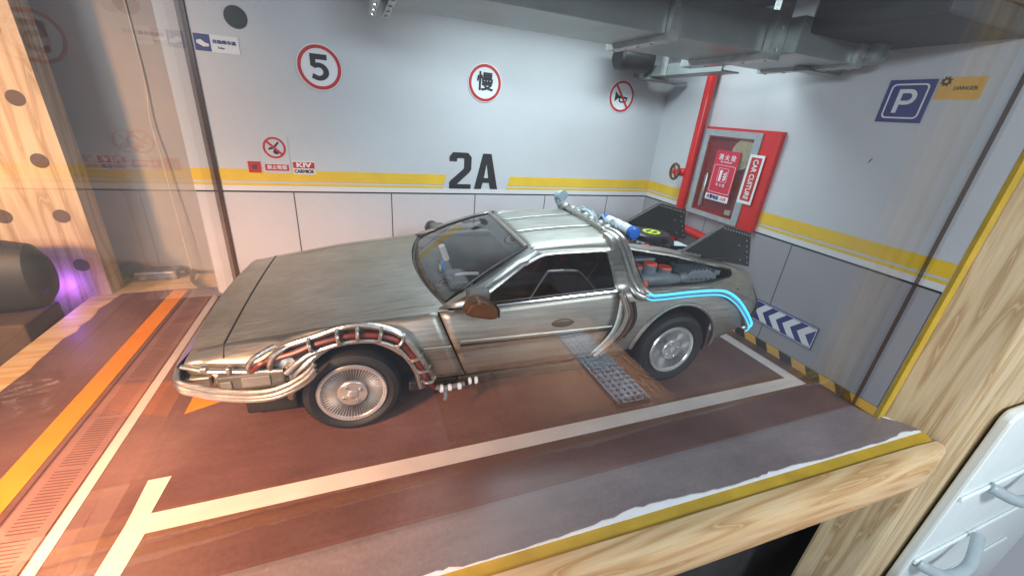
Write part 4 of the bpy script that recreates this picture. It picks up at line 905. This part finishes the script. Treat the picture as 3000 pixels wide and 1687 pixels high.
MB().tube(crv([(1.80, -.86, .87), (1.845, -.895, .76), (1.855, -.91, .69), (1.825, -.915, .59), (1.755, -.90, .47), (1.67, -.88, .37)], 5), .017, 8).build('pillar_scoop', M['worn'], car, smooth=True)
MB().tube(crv([(1.91, -.885, .80), (1.935, -.905, .70), (1.92, -.912, .62), (1.86, -.912, .53)], 5), .012, 8).build('pillar_gap', M['dark'], car, smooth=True)
# roof pipework
rp_ = crv([(1.95, .60, 1.16), (1.945, .42, 1.17), (1.925, .2, 1.178), (1.925, .0, 1.175), (1.92, -.2, 1.172), (1.905, -.36, 1.168)], 5)
MB().tube(rp_, [.030 + .007 * math.sin(k * 1.9) for k in range(len(rp_))], 10).build('roof_pipe', M['worn'], car, smooth=True)
MB().tube(crv([(1.99, .42, 1.15), (2.03, .25, 1.19), (2.02, .10, 1.20), (1.99, -.05, 1.17), (1.98, -.25, 1.16)], 5), .022, 8).build('roof_pipe', M['iceplastic'], car, smooth=True)
for k in range(7): MB().lathe([(.022, -.02), (.044, -.012), (.044, .012), (.022, .02)], 12, 'y', (1.935 + .012 * (k % 2), .44 - .13 * k, 1.178)).build('pipe_collar', M['worn'], car, smooth=True)
for k in range(4): MB().tube([(1.98 + .02 * k, .30 - .16 * k, 1.17), (2.03 + .01 * k, .27 - .16 * k, 1.225), (2.06, .20 - .16 * k, 1.17)], .009, 6).build('pipe_bracket', M['iceplastic'], car, smooth=True)
hz3 = MB().tube(crv([(1.945, .56, 1.165), (1.93, .60, 1.215), (1.92, .58, 1.262), (1.93, .50, 1.272)], 5), [.034 + .0012 * k for k in range(16)], 10).build('chrome_horn', M['iceplastic'], car, smooth=True)
# white cylinder with blue caps, black canister
wc = MB().lathe([(.045, -.37), (.045, .0)], 18, 'y').build('white_cylinder', M['white'], car, smooth=40); wc.location = (2.15, .0, 1.165)
for a_, b_ in ((-.415, -.365), (-.005, .03)): MB().lathe([(.034, a_ - .008), (.050, a_), (.050, b_), (.030, b_ + .012)], 18, 'y').build('blue_cap', M['bluecap'], wc, smooth=40)
for y_ in (-.26, -.14): MB().lathe([(.045, y_ - .012), (.049, y_ - .01), (.049, y_ + .01), (.045, y_ + .012)], 18, 'y').build('white_band', M['white'], wc, smooth=40)
boxy('red_switch', 2.19, 2.25, 1.075, 1.092, -.52, -.47, M['redcap'], car, .004); boxy('red_switch', 2.07, 2.12, 1.085, 1.10, -.40, -.36, M['redcap'], car, .004)
cn = MB().lathe([(.20, 1.015), (.20, 1.05), (.185, 1.06), (.165, 1.065), (.165, 1.105), (.15, 1.118), (.0, 1.118)], 36, 'z', cap=False).build('round_canister', M['blackplastic'], car, smooth=40); cn.location = (2.46, -.22, 0)
for k in range(24): 
    a_ = k * PI / 12; MB().tube([(.20 * math.cos(a_), .20 * math.sin(a_), 1.018), (.19 * math.cos(a_), .19 * math.sin(a_), 1.06)], .012, 5).build('canister_rib', M['blackplastic'], cn, smooth=True)
annulus('lime_ring', disc(.076, 30), disc(.052, 30), 1.1182, 1.1215, M['lime'], cn)
flat('lime_bar', [(-.055, -.020), (-.04, -.034), (.055, .020), (.04, .034)], 1.1182, 1.1212, M['lime'], cn)
# rear fins with rivets
for y0, nm in ((-.585, 0), (.235, 1)):
    poly = [(2.50, 1.055 + .02 * nm), (2.865, 1.272), (3.175, 1.205), (3.275, .90), (2.98, .955)]
    fn = MB().prism_y(poly, y0, y0 + .035).build('rear_fin', M['fin'], car, bevel=.006)
    rows_ = [[(2.875 + .285 * k / 9, 1.247 - .063 * k / 9) for k in range(10)], [(3.145 + .085 * k / 4, 1.14 - .20 * k / 4) for k in range(5)], [(3.08 + .06 * k, 1.10 - .13 * k) for k in range(2)], [(2.53 + .16 * k / 6, 1.055 - .005 * k) for k in range(7)]]
    for q in rows_:
        for x, z in q: 
            rv = MB().lathe([(.0075, -.003), (.0065, .004), (.0, .006)], 8, 'y', cap=False).build('rivet', M['rivet'], fn, smooth=True); rv.location = (x, y0 - .001, z); rv.scale = (1, -1, 1)
    boxy('fin_root', 2.48, 2.96, .955, 1.0, y0 - .01, y0 + .26, M['fin'], fn, .01)
boxy('deck_paper', 2.62, 2.80, 1.005, 1.015, -.42, -.18, M['greylite'], car, .002).rotation_euler = (0, .0, 0)

# wheels: one built, three copied
def wheel(rt, rr, wdt):
    e = empty('wheel', (0, 0, 0), 0, car)
    ty = MB().lathe([(rr * .96, -.02), (rr + .006, -.006), (rr + .02, .010), (rt - .05, .018), (rt - .02, .006), (rt - .006, -.018), (rt, -.05), (rt, -wdt + .05), (rt - .012, -wdt + .02), (rr, -wdt)], 64, 'y').build('tyre', M['rubber'], e, smooth=30)
    tr_ = MB()
    for k in range(72):
        a = k * 2 * PI / 72
        for s_, y in ((1, -.045), (-1, -.085)):
            c0, s0 = math.cos(a + s_ * .012), math.sin(a + s_ * .012); c1, s1 = math.cos(a + .05 + s_ * .012), math.sin(a + .05 + s_ * .012)
            tr_.add([((rt + .004) * c0, y + .016, (rt + .004) * s0), ((rt + .004) * c1, y + .016, (rt + .004) * s1), ((rt + .004) * c1, y - .016, (rt + .004) * s1), ((rt + .004) * c0, y - .016, (rt + .004) * s0)], [(0, 1, 2, 3)])
    t_ = tr_.build('tread', M['rubber'], ty); t_['kind'] = 'stuff'
    rim = MB().lathe([(rr + .004, .004), (rr - .004, .014), (rr - .020, .010), (rr - .026, .002)], 72, 'y', cap=False).build('rim', M['rim'], e, smooth=30)
    MB().lathe([(rr - .022, .0), (rr * .6, -.014), (rr * .40, -.014)], 60, 'y', cap=False).build('rim_recess', M['rimdark'], rim, smooth=30)
    MB().lathe([(rr * .44, -.014), (rr * .43, .004), (rr * .40, .010), (rr * .17, .012), (rr * .155, .020), (rr * .12, .024), (.0, .025)], 48, 'y', cap=False).build('hub_cap', M['rim'], rim, smooth=30)
    v = MB()
    for k in range(60):
        a = k * 2 * PI / 60; c, s = math.cos(a), math.sin(a)
        def q(r, w, y): return (r * c - w * s, y, r * s + w * c)
        r0, r1 = rr * .43, rr * .88
        v.add([q(r0, -.0030, -.016), q(r0, .0030, -.016), q(r1, .0062, -.008), q(r1, -.0062, -.008), q(r0, 0, -.002), q(r1, 0, .008)], [(0, 3, 5, 4), (1, 4, 5, 2), (0, 4, 1), (3, 2, 5)])
    vn = v.build('vane', M['rim'], rim, smooth=False); vn['kind'] = 'stuff'
    for k in range(4):
        a = k * PI / 2 + .5; n_ = MB().lathe([(.013, .006), (.013, .018), (.006, .026), (0, .027)], 10, 'y', cap=False).build('lug_nut', M['chrome'], rim, smooth=40); n_.location = (rr * .27 * math.cos(a), 0, rr * .27 * math.sin(a))
    dots = MB()
    for k in range(60):
        a = (k + .5) * 2 * PI / 60; dots.lathe([(.004, 0), (.003, .013), (0, .014)], 6, 'y', (rr * .905 * math.cos(a), 0, rr * .905 * math.sin(a)))
    d_ = dots.build('rim_dot', M['chrome'], rim); d_['kind'] = 'stuff'
    for o_ in list(e.children): o_.scale = (1, -1, 1)
    return e
def dup_wheel(w):
    e = w.copy(); C.objects.link(e); e.parent = car
    for ch in w.children:
        c_ = ch.copy(); C.objects.link(c_); c_.parent = e
        for g_ in ch.children: d_ = g_.copy(); C.objects.link(d_); d_.parent = c_
    return e
wf = wheel(.295, .205, .19); wf.location = (0, -.850, .2955)
wr = wheel(.318, .205, .22); wr.location = (2.405, -.845, .3185)
w3 = dup_wheel(wf); w3.location = (0, .850, .2955); w3.rotation_euler = (0, 0, PI)
w4 = dup_wheel(wr); w4.location = (2.405, .845, .3185); w4.rotation_euler = (0, 0, PI)
